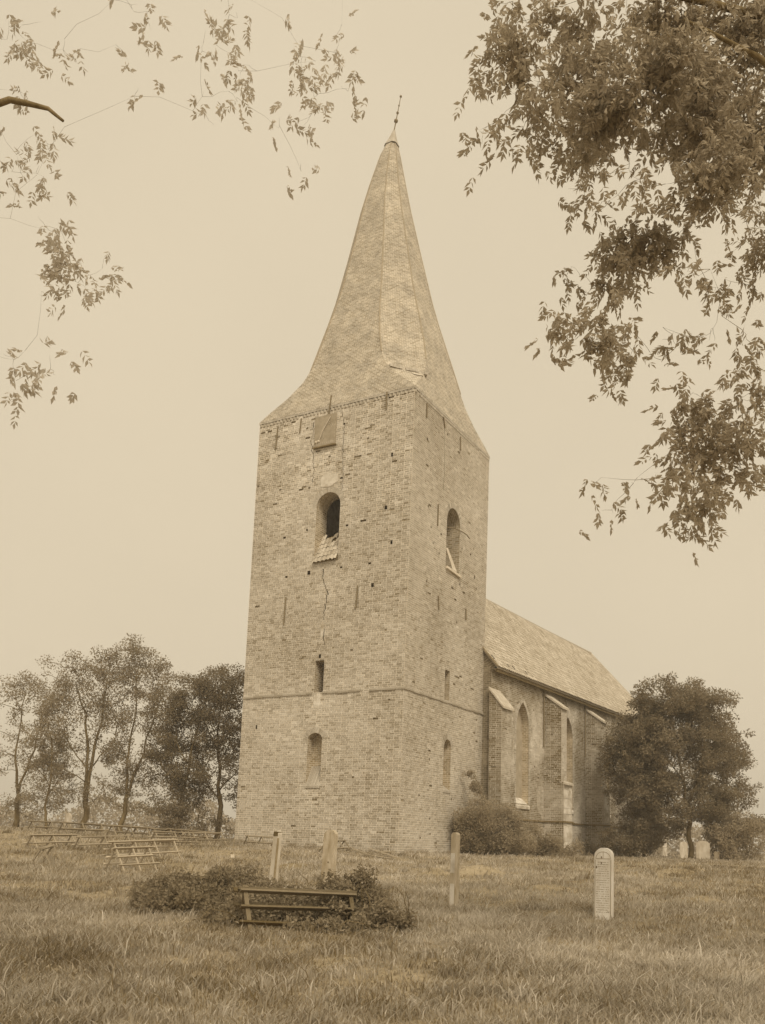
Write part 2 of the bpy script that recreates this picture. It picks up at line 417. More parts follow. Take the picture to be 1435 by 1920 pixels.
hL += [crack_hole([(4.58, 12.62), (4.52, 12.12), (4.24, 11.32), (4.32, 10.68), (4.43, 10.06), (4.3, 8.9)], .055),
       crack_hole([(3.97, 20.4), (3.75, 19.64), (3.77, 18.44), (3.69, 16.97), (3.73, 16.2)], .05), crack_hole([(5.54, 20.15), (5.6, 19.06), (5.38, 17.94), (5.42, 17.0)], .045)]
hR = [arch_hole(**d) for d in OPEN_R]+[rect_hole(*SLIT_R)]
hR += [rect_hole(u-.07+.03*math.sin(9*u), u+.05+.03*math.cos(7*z), z-.07, z+.05, 'pit') for u, z in pitsR]
hR += [crack_hole([(3.05, 20.5), (3.21, 20.09), (3.29, 19.03), (3.36, 17.97), (3.32, 16.87)], .045)]

def erodeL(u, z):
    e = max(0., min(1., (z-14.2)/3.5))*(.55+.9*fbm((u*.5, z*.5, 3)))
    e += .9*math.exp(-((u-4.45)/.45)**2-((z-6.0)/.8)**2)+.8*math.exp(-((u-4.5)/.5)**2-((z-1.9)/.5)**2)+.25*max(0, fbm((u*.4, z*.4, 9)))
    return max(0., min(1., e))
def erodeR(u, z): return max(0., min(1., .5*fbm((u*.5, z*.35, 21))+.15))
def toneL(u, z):
    er = erodeL(u, z)
    return .43+.13*fbm((u*.28, z*.28, 1))+.07*fbm((u*1.5, z*1.5, 7))+.06*er+rnd.gauss(0, .08+.07*er)-.08*math.exp(-((u-.45)/.35)**2)*max(0, 1-abs(z-3.5)/6)-.09*math.exp(-((u-1.6)/1.6)**2-((z-10.9)/.8)**2)
def toneR(u, z):
    return .43+.14*fbm((u*.22+5, z*.22, 1))+.06*fbm((u*1.5, z*1.5, 17))+rnd.gauss(0, .075)
full = lambda z: [(0., TW)]
WL.lay(-1.0, ZTOP, full, hL, erode=erodeL, tonef=toneL)
WR.lay(-1.0, ZTOP, full, hR, erode=erodeR, tonef=toneR)
# core: mortar strips, pits, and the two hidden walls
core = MB(); core.v, core.f, core.uv, core.tone = WL.m.v, WL.m.f, WL.m.uv, WL.m.tone
core.add(WR.m.v, WR.m.f)
core.build('mortar_bed', M['mortar'], tower)
pit_mb = MB(); pit_mb.add(WL.pm.v, WL.pm.f); pit_mb.add(WR.pm.v, WR.pm.f); o = pit_mb.build('putlog_holes', M['shaded_rubble'], tower); o['kind'] = 'stuff'
hid = MB()
def holed(mb, o, a, L, z0, z1, u0, u1, h0, h1):
    for (ua, ub, za, zb) in ((0, u0, z0, z1), (u1, L, z0, z1), (u0, u1, z0, h0), (u0, u1, h1, z1)):
        mb.quad(o+a*ua+UP*za, o+a*ub+UP*za, o+a*ub+UP*zb, o+a*ua+UP*zb, uv=[(ua, za), (ub, za), (ub, zb), (ua, zb)])
for (o, a, L, inw) in ((C0+DL*TW, DR, TW, -DL), (C0+DR*TW, DL, TW, -DR)):
    holed(hid, o, a, L, -1., ZTOP, 3.7, 5.1, 13.0, 16.2)  # unseen rear belfry openings, added to let light into the chamber
    q = [o+a*u+UP*z for u, z in ((3.7, 13.0), (5.1, 13.0), (5.1, 16.2), (3.7, 16.2))]
    for i in range(4):
        p, r = q[i], q[(i+1) % 4]; hid.quad(p, r, r+inw*.96, p+inw*.96, uv=[(0, 0), (1, 0), (1, 1), (0, 1)])
hid.build('rear_wall', M['bricktex'], tower)
allb = [(w, b, np.linalg.norm(w.pt(b[0], b[2]))) for w in (WL, WR) for b in w.b if b[2] > -.52]
allb.sort(key=lambda q: q[2]+(0. if q[0] is WL else 1.5)+q[1][2]*.9)
near = allb[:300]; nearset = set((id(w), b) for w, b, _ in near)
for w, b, _ in near: brick_object(w, b, tower)
build_bricks([WL, WR], [[b for b in w.b if (id(w), b) not in nearset] for w in (WL, WR)], 'brickwork', tower)

def surround(w, d, depth, back=None, name='window'):
    """reveals, soffit and ring of arch bricks of one arched opening"""
    u0, u1, z0, zs = d['u0'], d['u1'], d['z0'], d['zs']; hw = (u1-u0)/2; uc = (u0+u1)/2
    if d['kind'] == 'round': r0 = hw; zc = zs; a0 = 0.
    else:
        rise = d['rise']; r0 = (hw*hw+rise*rise)/(2*rise); zc = zs+rise-r0; a0 = math.acos(hw/r0)
    n = 14; arc = [(uc+r0*math.cos(a0+(PI-2*a0)*i/n), zc+r0*math.sin(a0+(PI-2*a0)*i/n)) for i in range(n+1)]
    prof = [(u1, z0)]+arc+[(u0, z0)]
    mb = MB(); s = 0
    for (ua, za), (ub, zb) in zip(prof[:-1], prof[1:]):
        L = math.hypot(ub-ua, zb-za)
        vert = abs(ua-ub) < 1e-6
        uv = [(0, za), (0, zb), (depth, zb), (depth, za)] if vert else [(s, 0), (s+L, 0), (s+L, depth), (s, depth)]
        mb.quad(w.pt(ua, za, -.012), w.pt(ub, zb, -.012), w.pt(ub, zb, -depth), w.pt(ua, za, -depth), uv=uv); s += L
    mb.quad(w.pt(u0, z0, -.012), w.pt(u1, z0, -.012), w.pt(u1, z0, -depth), w.pt(u0, z0, -depth), uv=[(0, 0), (1, 0), (1, 1), (0, 1)])
    o = sub(mb.build(name, M['bricktex'], tower))
    ring = MB(); rt = .24; nb = max(8, int((PI-2*a0)*(r0+.1)/.095))
    for i in range(nb):
        t0 = a0+(PI-2*a0)*(i+.07)/nb; t1 = a0+(PI-2*a0)*(i+.93)/nb; dd = rnd.uniform(.002, .010); ra, rb = r0+.002, r0+rt+rnd.uniform(-.01, .01)
        q = [(uc+r*math.cos(t), zc+r*math.sin(t)) for r, t in ((ra, t0), (rb, t0), (rb, t1), (ra, t1))]
        ring.box8([w.pt(u, z, -.03) for u, z in q]+[w.pt(u, z, dd) for u, z in q], .46+rnd.gauss(0, .08))
    r_ = ring.build('arch_ring', M['brick'], o); r_['kind'] = 'stuff'
    mort = MB()
    ang = [a0+(PI-2*a0)*i/20 for i in range(21)]
    for t0, t1 in zip(ang[:-1], ang[1:]):
        q = [(uc+r*math.cos(t), zc+r*math.sin(t)) for r, t in ((r0, t0), (r0+rt+.02, t0), (r0+rt+.02, t1), (r0, t1))]
        mort.quad(*[w.pt(u, z, -.006) for u, z in q])
    mort.build('arch_mortar', M['mortar'], o)
    if back:
        bb = MB(); pts = [w.pt(u, z, -back) for u, z in prof]
        bb.add(pts, [tuple(range(len(pts)))], .5, [[(u, z) for u, z in prof]])
        bb.build('brick_infill', M['bricktex'], o)
    return o
def slit(w, r):
    u0, u1, z0, z1 = r; dp = .9; mb = MB(); P = w.pt
    for (a, b) in (((u0, z0), (u0, z1)), ((u1, z1), (u1, z0)), ((u0, z1), (u1, z1)), ((u1, z0), (u0, z0))):
        vert = abs(a[0]-b[0]) < 1e-6
        uv = [(0, a[1]), (0, b[1]), (dp, b[1]), (dp, a[1])] if vert else [(0, 0), (.4, 0), (.4, dp), (0, dp)]
        mb.quad(P(*a, -.012), P(*b, -.012), P(*b, -dp), P(*a, -dp), uv=uv)
    mb.build('slit_window', M['bricktex'], tower)
belL = surround(WL, OPEN_L[0], .95, None, 'belfry_window'); belR = surround(WR, OPEN_R[0], .95, None, 'belfry_window')
lowL = surround(WL, OPEN_L[1], .5, .48, 'blind_window'); lowR = surround(WR, OPEN_R[1], .45, .43, 'blind_window')
slit(WL, SLIT_L); slit(WR, SLIT_R)
# wall thickness behind the belfry openings: chamber in pale plaster, to brighten its dark inside
ch = MB()
i0, i1 = .96, TW-.96
cn = [C0+DL*i0+DR*i0, C0+DL*i1+DR*i0, C0+DL*i1+DR*i1, C0+DL*i0+DR*i1]
for zf in (12.2, 19.5): ch.quad(*[c+UP*zf for c in cn], uv=[(0, 0), (7, 0), (7, 7), (0, 7)])
holed(ch, C0+DL*i1+DR*i0, DR, i1-i0, 12.2, 19.5, 3.7-i0, 5.1-i0, 13.0, 16.2)
holed(ch, C0+DR*i1+DL*i0, DL, i1-i0, 12.2, 19.5, 3.7-i0, 5.1-i0, 13.0, 16.2)
ch.build('bell_chamber', M['render'], tower)

# tiled sloping pent in the left belfry window
pent = MB(); P = WL.pt
a = [P(3.77, 13.0, .10), P(5.09, 12.93, .10), P(5.09, 14.35, -.75), P(3.77, 14.55, -.75)]
nrm = (np.cross(a[1]-a[0], a[3]-a[0])); nrm = nrm/np.linalg.norm(nrm)
if nrm[2] < 0: nrm = -nrm
pent.box8([p-nrm*.05 for p in a]+[p for p in a], .3)
pent_o = sub(pent.build('tiled_sill', M['darkwood'], belL.parent))
def tile_mesh(w, L, nseg=6, amp=.03, th=.012):
    mb = MB(); vs = []
    for y in (0., 1.):
        for i in range(nseg+1):
            x = i/nseg; z = amp*math.sin(2*PI*x-.6)
            vs.append(((x-.5)*w, y*L, z+(.025 if y == 0 else 0)))
    n = nseg+1
    vs2 = [(x, y, z-th) for x, y, z in vs]
    fs = [(i, i+1, n+i+1, n+i) for i in range(nseg)]
    fs += [(2*n+i+1, 2*n+i, i, i+1) for i in range(nseg)]
    mb.add(vs+vs2, fs); return mb
tile_variants = []
for q in range(5):
    mb = tile_mesh(.235, .34); me = bpy.data.meshes.new('tile'); me.from_pydata(mb.v, [], mb.f)
    at = me.attributes.new('tone', 'FLOAT', 'FACE'); at.data.foreach_set('value', [.34+.12*q]*len(mb.f))
    me.materials.append(M['pantile']); tile_variants.append(me)
def put(me, name, parent, X, Y, Z, pos, sx=1., sy=1.):
    o = bpy.data.objects.new(name, me); COL.objects.link(o); o.parent = parent; o.matrix_parent_inverse = PINV[parent.name]
    mt = Matrix.Identity(4)
    for r in range(3): mt[r][0], mt[r][1], mt[r][2], mt[r][3] = X[r]*sx, Y[r]*sy, Z[r], pos[r]
    o.matrix_basis = mt; return o
ex = (a[1]-a[0]); Wd = np.linalg.norm(ex); ex = ex/Wd; ey = a[3]-a[0]; Ln = np.linalg.norm(ey); ey = ey/Ln
for c in range(6):
    for r in range(6):
        if (c, r) in ((3, 5), (1, 5), (4, 5), (2, 4)): continue
        pos = a[0]+ex*(c+.5)*Wd/6+ey*(r*Ln/6-.04+rnd.uniform(-.03, .03))+nrm*(.035+rnd.uniform(0, .015))
        put(rnd.choice(tile_variants), 'tile', pent_o, ex, unit(ey+ex*rnd.uniform(-.06, .06)), nrm, pos, Wd/6/.235)
# sloping brick-on-edge sills of the two blind windows
for w, d, zt in ((WL, OPEN_L[1], .95), (WR, OPEN_R[1], .35)):
    mb = MB(); n = 9; o_ = lowL if w is WL else lowR
    for i in range(n):
        ua = d['u0']+(d['u1']-d['u0'])*(i+.05)/n; ub = d['u0']+(d['u1']-d['u0'])*(i+.95)/n; z0 = d['z0']-.02; zz = z0+zt
        mb = MB(); dz = rnd.uniform(-.012, .012)
        mb.box8([w.pt(ua, z0-.1, .03), w.pt(ub, z0-.1, .03), w.pt(ub, zz-.1, -.46), w.pt(ua, zz-.1, -.46), w.pt(ua, z0+dz, .03), w.pt(ub, z0+dz, .03), w.pt(ub, zz+dz, -.46), w.pt(ua, zz+dz, -.46)], .45+rnd.uniform(-.08, .1))
        mb.build('sill_brick', M['brick'], o_)
# things in the right belfry window
mb = MB(); mb.tube([WR.pt(3.85, 15.22, -.1), WR.pt(4.6, 15.38, .02), WR.pt(5.4, 15.46, .06), WR.pt(5.75, 15.38, .18), WR.pt(5.95, 15.22, .26)], [.025]*5, 6); mb.build('iron_bar', M['iron'], belR)
mb = MB(); mb.bar(WR.pt(3.80, 13.18, .06), WR.pt(5.42, 13.10, .06), .10, .12); mb.build('sill_board', M['white'], belR)
mb = MB(); mb.box8([WR.pt(3.78, 14.15, -.04), WR.pt(4.02, 14.2, -.04), WR.pt(5.0, 13.25, .02), WR.pt(4.5, 13.25, .02), WR.pt(3.78, 14.15, .0), WR.pt(4.02, 14.2, .0), WR.pt(5.0, 13.25, .06), WR.pt(4.5, 13.25, .06)]); mb.build('fallen_board', M['white'], belR)
# iron wall anchors
for w, L in ((WL, [(7.65, 20.3, 7.7, 19.14), (6.25, 20.43, 6.3, 19.7), (4.5, 21.2, 4.66, 20.15), (1.41, 20.7, 1.46, 19.88), (2.57, 11.56, 2.63, 10.51), (6.58, 11.44, 6.62, 10.08)]),
             (WR, [(2.74, 15.97, 2.75, 14.91), (3.06, 11.57, 3.16, 10.92), (6.25, 11.67, 6.29, 11.1), (2.99, 20.5, 3.2, 20.0), (5.0, 20.3, 5.05, 19.6), (1.2, 20.4, 1.22, 19.7)])):
    for (ua, za, ub, zb) in L:
        mb = MB(); off = .11 if za > 20.5 else .035
        mb.bar(w.pt(ua, za, off), w.pt(ub, zb, .035), .055, .05, tuple(w.N)); mb.build('wall_anchor', M['iron'], tower)
# pale mortar patches above the belfry arch and along the crack
def patch(w, uc, zc, ru, rz, seed, name='mortar_patch', mat='render'):
    mb = MB(); n = 26; ctr = w.pt(uc, zc, .016); ringp = []
    for i in range(n):
        a_ = 2*PI*i/n; q = 1+.45*noise.noise(Vector((math.cos(a_)*1.6, math.sin(a_)*1.6, seed)))
        ringp.append((uc+ru*q*math.cos(a_), zc+rz*q*math.sin(a_)))
    vs = [ctr]+[w.pt(u, z, .010) for u, z in ringp]+[w.pt(u, z, -.012) for u, z in ringp]
    fs = [(0, 1+i, 1+(i+1) % n) for i in range(n)]+[(1+i, 1+n+i, 1+n+(i+1) % n, 1+(i+1) % n) for i in range(n)]
    mb.add(vs, fs); mb.build(name, M[mat], tower)
patch(WL, 4.42, 16.95, .58, .30, 1.3); patch(WL, 4.42, 9.7, .10, .42, 3.1); patch(WL, 2.45, 11.2, .08, .3, 5.1); patch(WL, 4.5, 6.25, .22, .3, 8.1); patch(WR, 5.5, 6.35, .12, .2, 4.2)
# string course half way up, broken in places
for w in (WL, WR):
    u = -.05 if w is WL else -.012; mb = MB(); top = 6.70
    while u < TW-.01:
        e = min(u+rnd.uniform(.25, .6), TW)
        if (w is WL and 4.0 < u < 4.75) or rnd.random() < .07:
            if mb.v: mb.build('string_course', M['brick'], tower); mb = MB()
        else:
            pr = .048+rnd.uniform(-.014, .010); zt = top+rnd.uniform(-.014, .012); zb = zt-.085
            mb.box8([w.pt(u, zb, -.02), w.pt(e, zb, -.02), w.pt(e, zb, pr), w.pt(u, zb, pr), w.pt(u, zt+.05, -.02), w.pt(e, zt+.05, -.02), w.pt(e, zt, pr), w.pt(u, zt, pr)], .36+rnd.uniform(-.08, .08))
        u = e
    if mb.v: mb.build('string_course', M['brick'], tower)
# dog-tooth frieze and the oversailing course under the spire
for w in (WL, WR):
    mb = MB(); n = 44; st = TW/n
    for i in range(n):
        u = i*st; zj = 20.47+.03*noise.noise(Vector((u*.8, 0, 2)))
        if rnd.random() < .05: continue
        pr = .055
        tri = [(u+.01, 0.), (u+st-.01, 0.), (u+st*.5, pr)]
        lo = [w.pt(q, zj, d-.012 if d == 0 else d) for q, d in tri]; hi = [w.pt(q, zj+.13, d-.012 if d == 0 else d) for q, d in tri]
        mb.add(lo+hi, [(0, 2, 1), (3, 4, 5), (0, 1, 4, 3), (1, 2, 5, 4), (2, 0, 3, 5)], .42+rnd.uniform(-.1, .1))
    o = mb.build('dog_tooth_frieze', M['brick'], tower); o['kind'] = 'stuff'
    mb = MB(); u = -.03 if w is WL else -.012
    while u < TW+.02:
        e = min(u+rnd.choice((.27, .14, .27)), TW+.03)
        mb.box8([w.pt(u+.005, 20.62, -.02), w.pt(e-.005, 20.62, -.02), w.pt(e-.005, 20.62, .03), w.pt(u+.005, 20.62, .03), w.pt(u+.005, 20.72, -.02), w.pt(e-.005, 20.72, -.02), w.pt(e-.005, 20.72, .02), w.pt(u+.005, 20.72, .02)], .45+rnd.gauss(0, .07)); u = e
    o = mb.build('cornice', M['brick'], tower); o['kind'] = 'stuff'

# spire: square at the foot, turning into an octagon, with a hollow outline
RINGS = [(20.725, 4.425, 1.0), (21.2, 4.27, .92), (21.9, 4.03, .76), (22.7, 3.80, .62), (23.4, 3.63, .56), (24.6, 3.34, .52), (25.95, 2.98, .5), (27.2, 2.62, .5), (28.4, 2.31, .5), (30.85, 1.79, .5), (33.7, 1.22, .5), (35.4, .87, .5), (36.9, .54, .5), (37.8, .29, .5)]
CX = [(20.7, 0.), (23.4, .08), (26, .06), (28.4, .07), (30.9, .06), (33.7, .03), (35.4, .08), (36.9, .16), (37.8, .25), (38.7, .35)]
def centre(z):
    x = np.interp(z, [c[0] for c in CX], [c[1] for c in CX]); c = CEN+UP*z
    if z > 20.7: c = CEN+np.array([LEAN*20.7+x, 0, z])
    return c
def ring8(z, a, k):
    c = centre(z); q = []
    for (p, r) in ((1, k), (k, 1), (-k, 1), (-1, k), (-1, -k), (-k, -1), (k, -1), (1, -k)): q.append(c+DR*a*p-DL*a*r)
    return q
mb = MB()
rs = [ring8(*r) for r in RINGS]
off = [0, 3.1, 6.4, 9.3, 12.2, 15.5, 18.3, 21.4]
sl = 0.
for (ra, rb, A_, B_) in zip(RINGS[:-1], RINGS[1:], rs[:-1], rs[1:]):
    ds = math.hypot(rb[0]-ra[0], rb[1]-ra[1])
    for j in range(8):
        j2 = (j+1) % 8; la = np.linalg.norm(A_[j2]-A_[j])/2; lb = np.linalg.norm(B_[j2]-B_[j])/2; o0 = off[j]*3
        mb.quad(A_[j], A_[j2], B_[j2], B_[j], uv=[(o0-la, sl), (o0+la, sl), (o0+lb, sl+ds), (o0-lb, sl+ds)])
    sl += ds
spire = sub(mb.build('spire', M['spire'], tower))
for j in range(8):                 # slightly raised brick arrises
    mb = MB(); pts = [rs[i][j] for i in range(4, len(rs))]
    mb.tube(pts, [.042-.0022*i for i in range(len(pts))], 5); mb.build('arris', M['arris'], spire)
mb = MB(); cap = [ring8(37.72, .36, .6), ring8(38.05, .23, .6), ring8(38.7, .05, .6)]
for A_, B_ in zip(cap[:-1], cap[1:]):
    for j in range(8): mb.quad(A_[j], A_[(j+1) % 8], B_[(j+1) % 8], B_[j])
mb.build('lead_cap', M['lead'], spire)
fin = MB(); p0 = Vector(centre(38.6)); p1 = Vector((.085, 46.04, 40.85))
fin.tube([p0, p0.lerp(p1, .5), p1], [.035, .025, .015], 6)
for t, r in ((.30, .115), (.52, .075), (.72, .05), (.97, .07)):
    c = p0.lerp(p1, t); k = 6
    pts = [c+Vector((0, 0, -r+2*r*i/k)) for i in range(k+1)]; rr = [max(.01, math.sqrt(max(0, r*r-(-r+2*r*i/k)**2))) for i in range(k+1)]
    fin.tube(pts, rr, 8)
fin.build('finial', M['iron'], spire)
# broken broach ledge on the front corner
A_ = ring8(22.28, 3.925, .69)
best = min(range(8), key=lambda j: (A_[j]+A_[(j+1) % 8])[1]); la, lb = Vector(A_[best]), Vector(A_[(best+1) % 8])
if la.x > lb.x: la, lb = lb, la
outw = Vector(NL_+NR_).normalized(); dd = lb-la
mb = MB(); n = 11
for i in range(-1, n+1):
    p = la+dd*(i+.5)/n; ww = dd.length/n*.47; zz = .05-.014*i+rnd.uniform(-.02, .02)
    if i in (-1, 4) and True: continue
    for (dz, pr) in ((0., .11), (.085, .05)):
        pr += rnd.uniform(-.025, .025)
        mb.box(p+outw*(pr*.5-.12)+Vector((0, 0, zz+dz)), dd.normalized()*ww, outw*(pr*.5+.12), Vector((0, 0, .036)), .5+rnd.uniform(-.12, .12))
mb.build('broken_ledge', M['brick'], spire)
mb = MB(); pl = [la+dd*.52+outw*.02+Vector((0, 0, -.06)), la+dd*.98+outw*.02+Vector((0, 0, -.12)), la+dd*.92+outw*.36+Vector((0, 0, -.36)), la+dd*.66+outw*.34+Vector((0, 0, -.33))]
mb.add(pl+[p-outw*.25 for p in pl], [(0, 1, 2, 3), (0, 4, 5, 1), (1, 5, 6, 2), (2, 6, 7, 3), (3, 7, 4, 0)]); mb.build('mortar_fillet', M['render'], spire)

# dial on the left wall
dial = empty('wall_dial', tuple(WL.pt(4.78, 18.7, .03)), 'square dark weathered wall dial with a slanting rod high on the tower', 'sundial')
mb = MB(); mb.box(WL.pt(4.78, 19.5, .04), DL*.60, NL_*.035, UP*.78); mb.build('dial_board', M['dial'], dial)
mb = MB(); mb.box(WL.pt(4.78, 18.69, .07), DL*.64, NL_*.07, UP*.03); mb.build('ledge', M['darkwood'], dial)
mb = MB()
for r in (.42, .33):
    q = [WL.pt(4.62+r*.8*math.cos(t), 19.35+r*1.3*math.sin(t), .082) for t in np.linspace(-.6, 2.6, 15)]
    mb.tube(q, [.009]*15, 4)
mb.build('dial_ring', M['stone'], dial)
mb = MB(); mb.tube([WL.pt(5.12, 19.0, .09), WL.pt(4.85, 19.5, .16), WL.pt(4.48, 20.12, .13)], [.02, .018, .014], 6); mb.build('rod', M['white'], dial)
for (u, z) in ((5.12, 19.0), (5.27, 18.98)):
    mb = MB(); c = WL.pt(u, z, .09); mb.tube([c-UP*.06, c-UP*.03, c+UP*.03, c+UP*.06], [.02, .06, .06, .02], 8); mb.build('knob', M['white'], dial)
mb = MB(); rr = random.Random(3)
for i in range(9): 
    u = 4.3+i*.115; mb.box(WL.pt(u, 18.88+rr.uniform(-.01, .01), .078), DL*.012, NL_*.004, UP*.05)
for i in range(4): mb.box(WL.pt(4.24, 19.1+i*.2, .078), DL*.03, NL_*.004, UP*.015)
mb.build('hour_marks', M['stone'], dial)['kind'] = 'stuff'

# ------------------------------------------------------------------ the nave
N0 = np.array([6.2215, 47.6, 0.]); NA = np.array([.545512, .838103, 0.]); NO = np.array([.838103, -.545512, 0.]); ZU = np.array([0, 0, 1.])
def NP(s, t, z): return N0+NA*s+NO*t+ZU*z
nave = empty('church_nave', tuple(NP(14, -5.5, -.6)), 'long buttressed brick church nave with a steep tiled roof behind the tower', 'church')
WALLT = -.40; EAVE = 9.1; RIDGE = 15.5; SE = 28.6
def wash(u, z, sd):
    v = fbm((u*.45, z*.30, sd), 4)+.35*fbm((u*1.7, z*1.2, sd+3), 3)
    return v
def tonefn(sd, base=.40, amp=.26):
    def f(u, z): return base+amp*max(-.55, min(1., wash(u, z, sd)*1.5))+rnd.gauss(0, .07)
    return f
def gothic(uc, hw, z0, zs, extra=0.):
    R_ = 2*hw*1.05
    def f(z):
        if z < z0: return None
        if z <= zs: return [(uc-hw-extra, uc+hw+extra, 'open')]
        q = (R_+extra)**2-(z-zs)**2
        if q <= 0: return None
        h = math.sqrt(q)-(R_-hw)
        return [(uc-h, uc+h, 'open')] if h > 0 else None
    return f, R_
WINS = [(3.43, .84, 2.2, 6.30), (10.05, .84, 2.2, 6.30), (16.75, .84, 2.2, 6.30), (23.2, .84, 2.2, 6.30)]
works, lists = [], []
S = Brickwork(NP(0, WALLT, 0), NA, ZU, NO)
S.lay(-1.0, EAVE-.05, lambda z: [(-.5, SE)], [gothic(a, b, c, d, .1)[0] for a, b, c, d in WINS], erode=lambda u, z: max(0, min(1, .4+.8*fbm((u*.3, z*.3, 5)))), tonef=tonefn(31, .36, .36), miss=.001)
works.append(S); lists.append(S.b)
BUTT = [(-.72, .50, .30, 8.0, 7.05, -1.), (6.38, 7.65, .80, 4.05, 3.6, -1.), (6.395, 7.22, .66, 8.75, 7.95, 3.55), (13.0, 14.1, .80, 4.05, 3.6, -1.), (13.015, 13.85, .68, 8.75, 7.95, 3.55), (19.3, 20.4, .80, 8.75, 7.95, -1.), (25.5, 26.6, .80, 8.75, 7.95, -1.)]
mort = MB(); mort.v, mort.f, mort.uv, mort.tone = S.m.v, S.m.f, S.m.uv, S.m.tone
for bi, (s0, s1, te, zi, zo, zb0) in enumerate(BUTT):
    pr = te-WALLT
    def spw(z, pr=pr, zi=zi, zo=zo):
        if z <= zo: return [(0., pr)]
        return [(0., pr*(zi-z)/(zi-zo))] if z < zi else []
    wf = Brickwork(NP(s0, WALLT, 0), NO, ZU, -NA); wf.lay(zb0, zi, spw, erode=lambda u, z: .6, tonef=tonefn(40+bi*7, .27 if bi else .15, .36 if bi else .08), miss=.0015)  # west face bricks darker, shade of that side painted into their tone
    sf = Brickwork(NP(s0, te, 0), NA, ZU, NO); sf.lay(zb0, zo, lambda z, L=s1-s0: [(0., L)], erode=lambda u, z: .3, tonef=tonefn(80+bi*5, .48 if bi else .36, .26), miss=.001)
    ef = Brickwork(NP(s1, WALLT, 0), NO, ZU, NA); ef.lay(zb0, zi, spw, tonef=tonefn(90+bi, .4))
    bt = MB()
    pq = MB()
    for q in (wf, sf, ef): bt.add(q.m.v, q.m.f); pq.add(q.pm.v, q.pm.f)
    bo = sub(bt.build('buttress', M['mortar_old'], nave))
    o = pq.build('brick_gaps', M['shaded_rubble'], bo); o['kind'] = 'stuff'
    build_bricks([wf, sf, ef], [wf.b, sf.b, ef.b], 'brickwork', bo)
    cb = MB(); e = .06 if zi > 5 else -.012
    L0, L1 = NP(s0-e, WALLT-.02, zi+.03), NP(s1+e, WALLT-.02, zi+.03); O0, O1 = NP(s0-e, te+.12, zo-.06), NP(s1+e, te+.12, zo-.06)
    cb.box8([L0-ZU*.12, L1-ZU*.12, O1-ZU*.12, O0-ZU*.12, L0, L1, O1, O0]); cb.build('cap_slab', M['stone'], bo)
    if bi and zb0 < 0:
        for zb, zt, ex in ((1.28, 1.38, .06),):
            pb = MB(); pb.box(NP((s0+s1)/2, (WALLT+te)/2+.03, 1.33), NA*((s1-s0)/2+ex), NO*((te-WALLT)/2+ex*.8), ZU*.045); pb.build('plinth_band', M['darkwood'], bo)
        # remains of old plaster on the outer face
        r2 = random.Random(bi); zz = -.7; ztop = min(6.8, zo-.5)
        while zz < ztop:
            h = min(r2.uniform(.3, .9), ztop-zz+.05); a0 = s0+(.0 if r2.random() < .7 else r2.uniform(0, .4)); a1 = s1-(0. if r2.random() < .5 else r2.uniform(0, .3))
            if r2.random() < (.9 if zz < 3.5 else .5) and not (1.2 < zz+h and zz < 1.45): 
                pl = MB(); pl.box(NP((a0+a1)/2, te+.012, zz+h/2-.005), NA*(a1-a0)/2, NO*.010, ZU*(h/2-.01)); pl.build('plaster_patch', M['render'], bo)
            zz += h
mort.build('mortar_bed', M['mortar_old'], nave)
pit_mb = MB(); pit_mb.add(S.pm.v, S.pm.f); o = pit_mb.build('brick_gaps', M['shaded_rubble'], nave); o['kind'] = 'stuff'
build_bricks(works, lists, 'brickwork', nave)
# plinth line of the wall between the buttresses
for (a, b) in ((.52, 6.36), (7.67, 12.98), (14.12, 19.28), (20.42, 25.48)):
    mb = MB(); mb.box(NP((a+b)/2, WALLT+.02, 1.33), NA*(b-a)/2, NO*.045, ZU*.045); mb.build('plinth_band', M['darkwood'], nave)
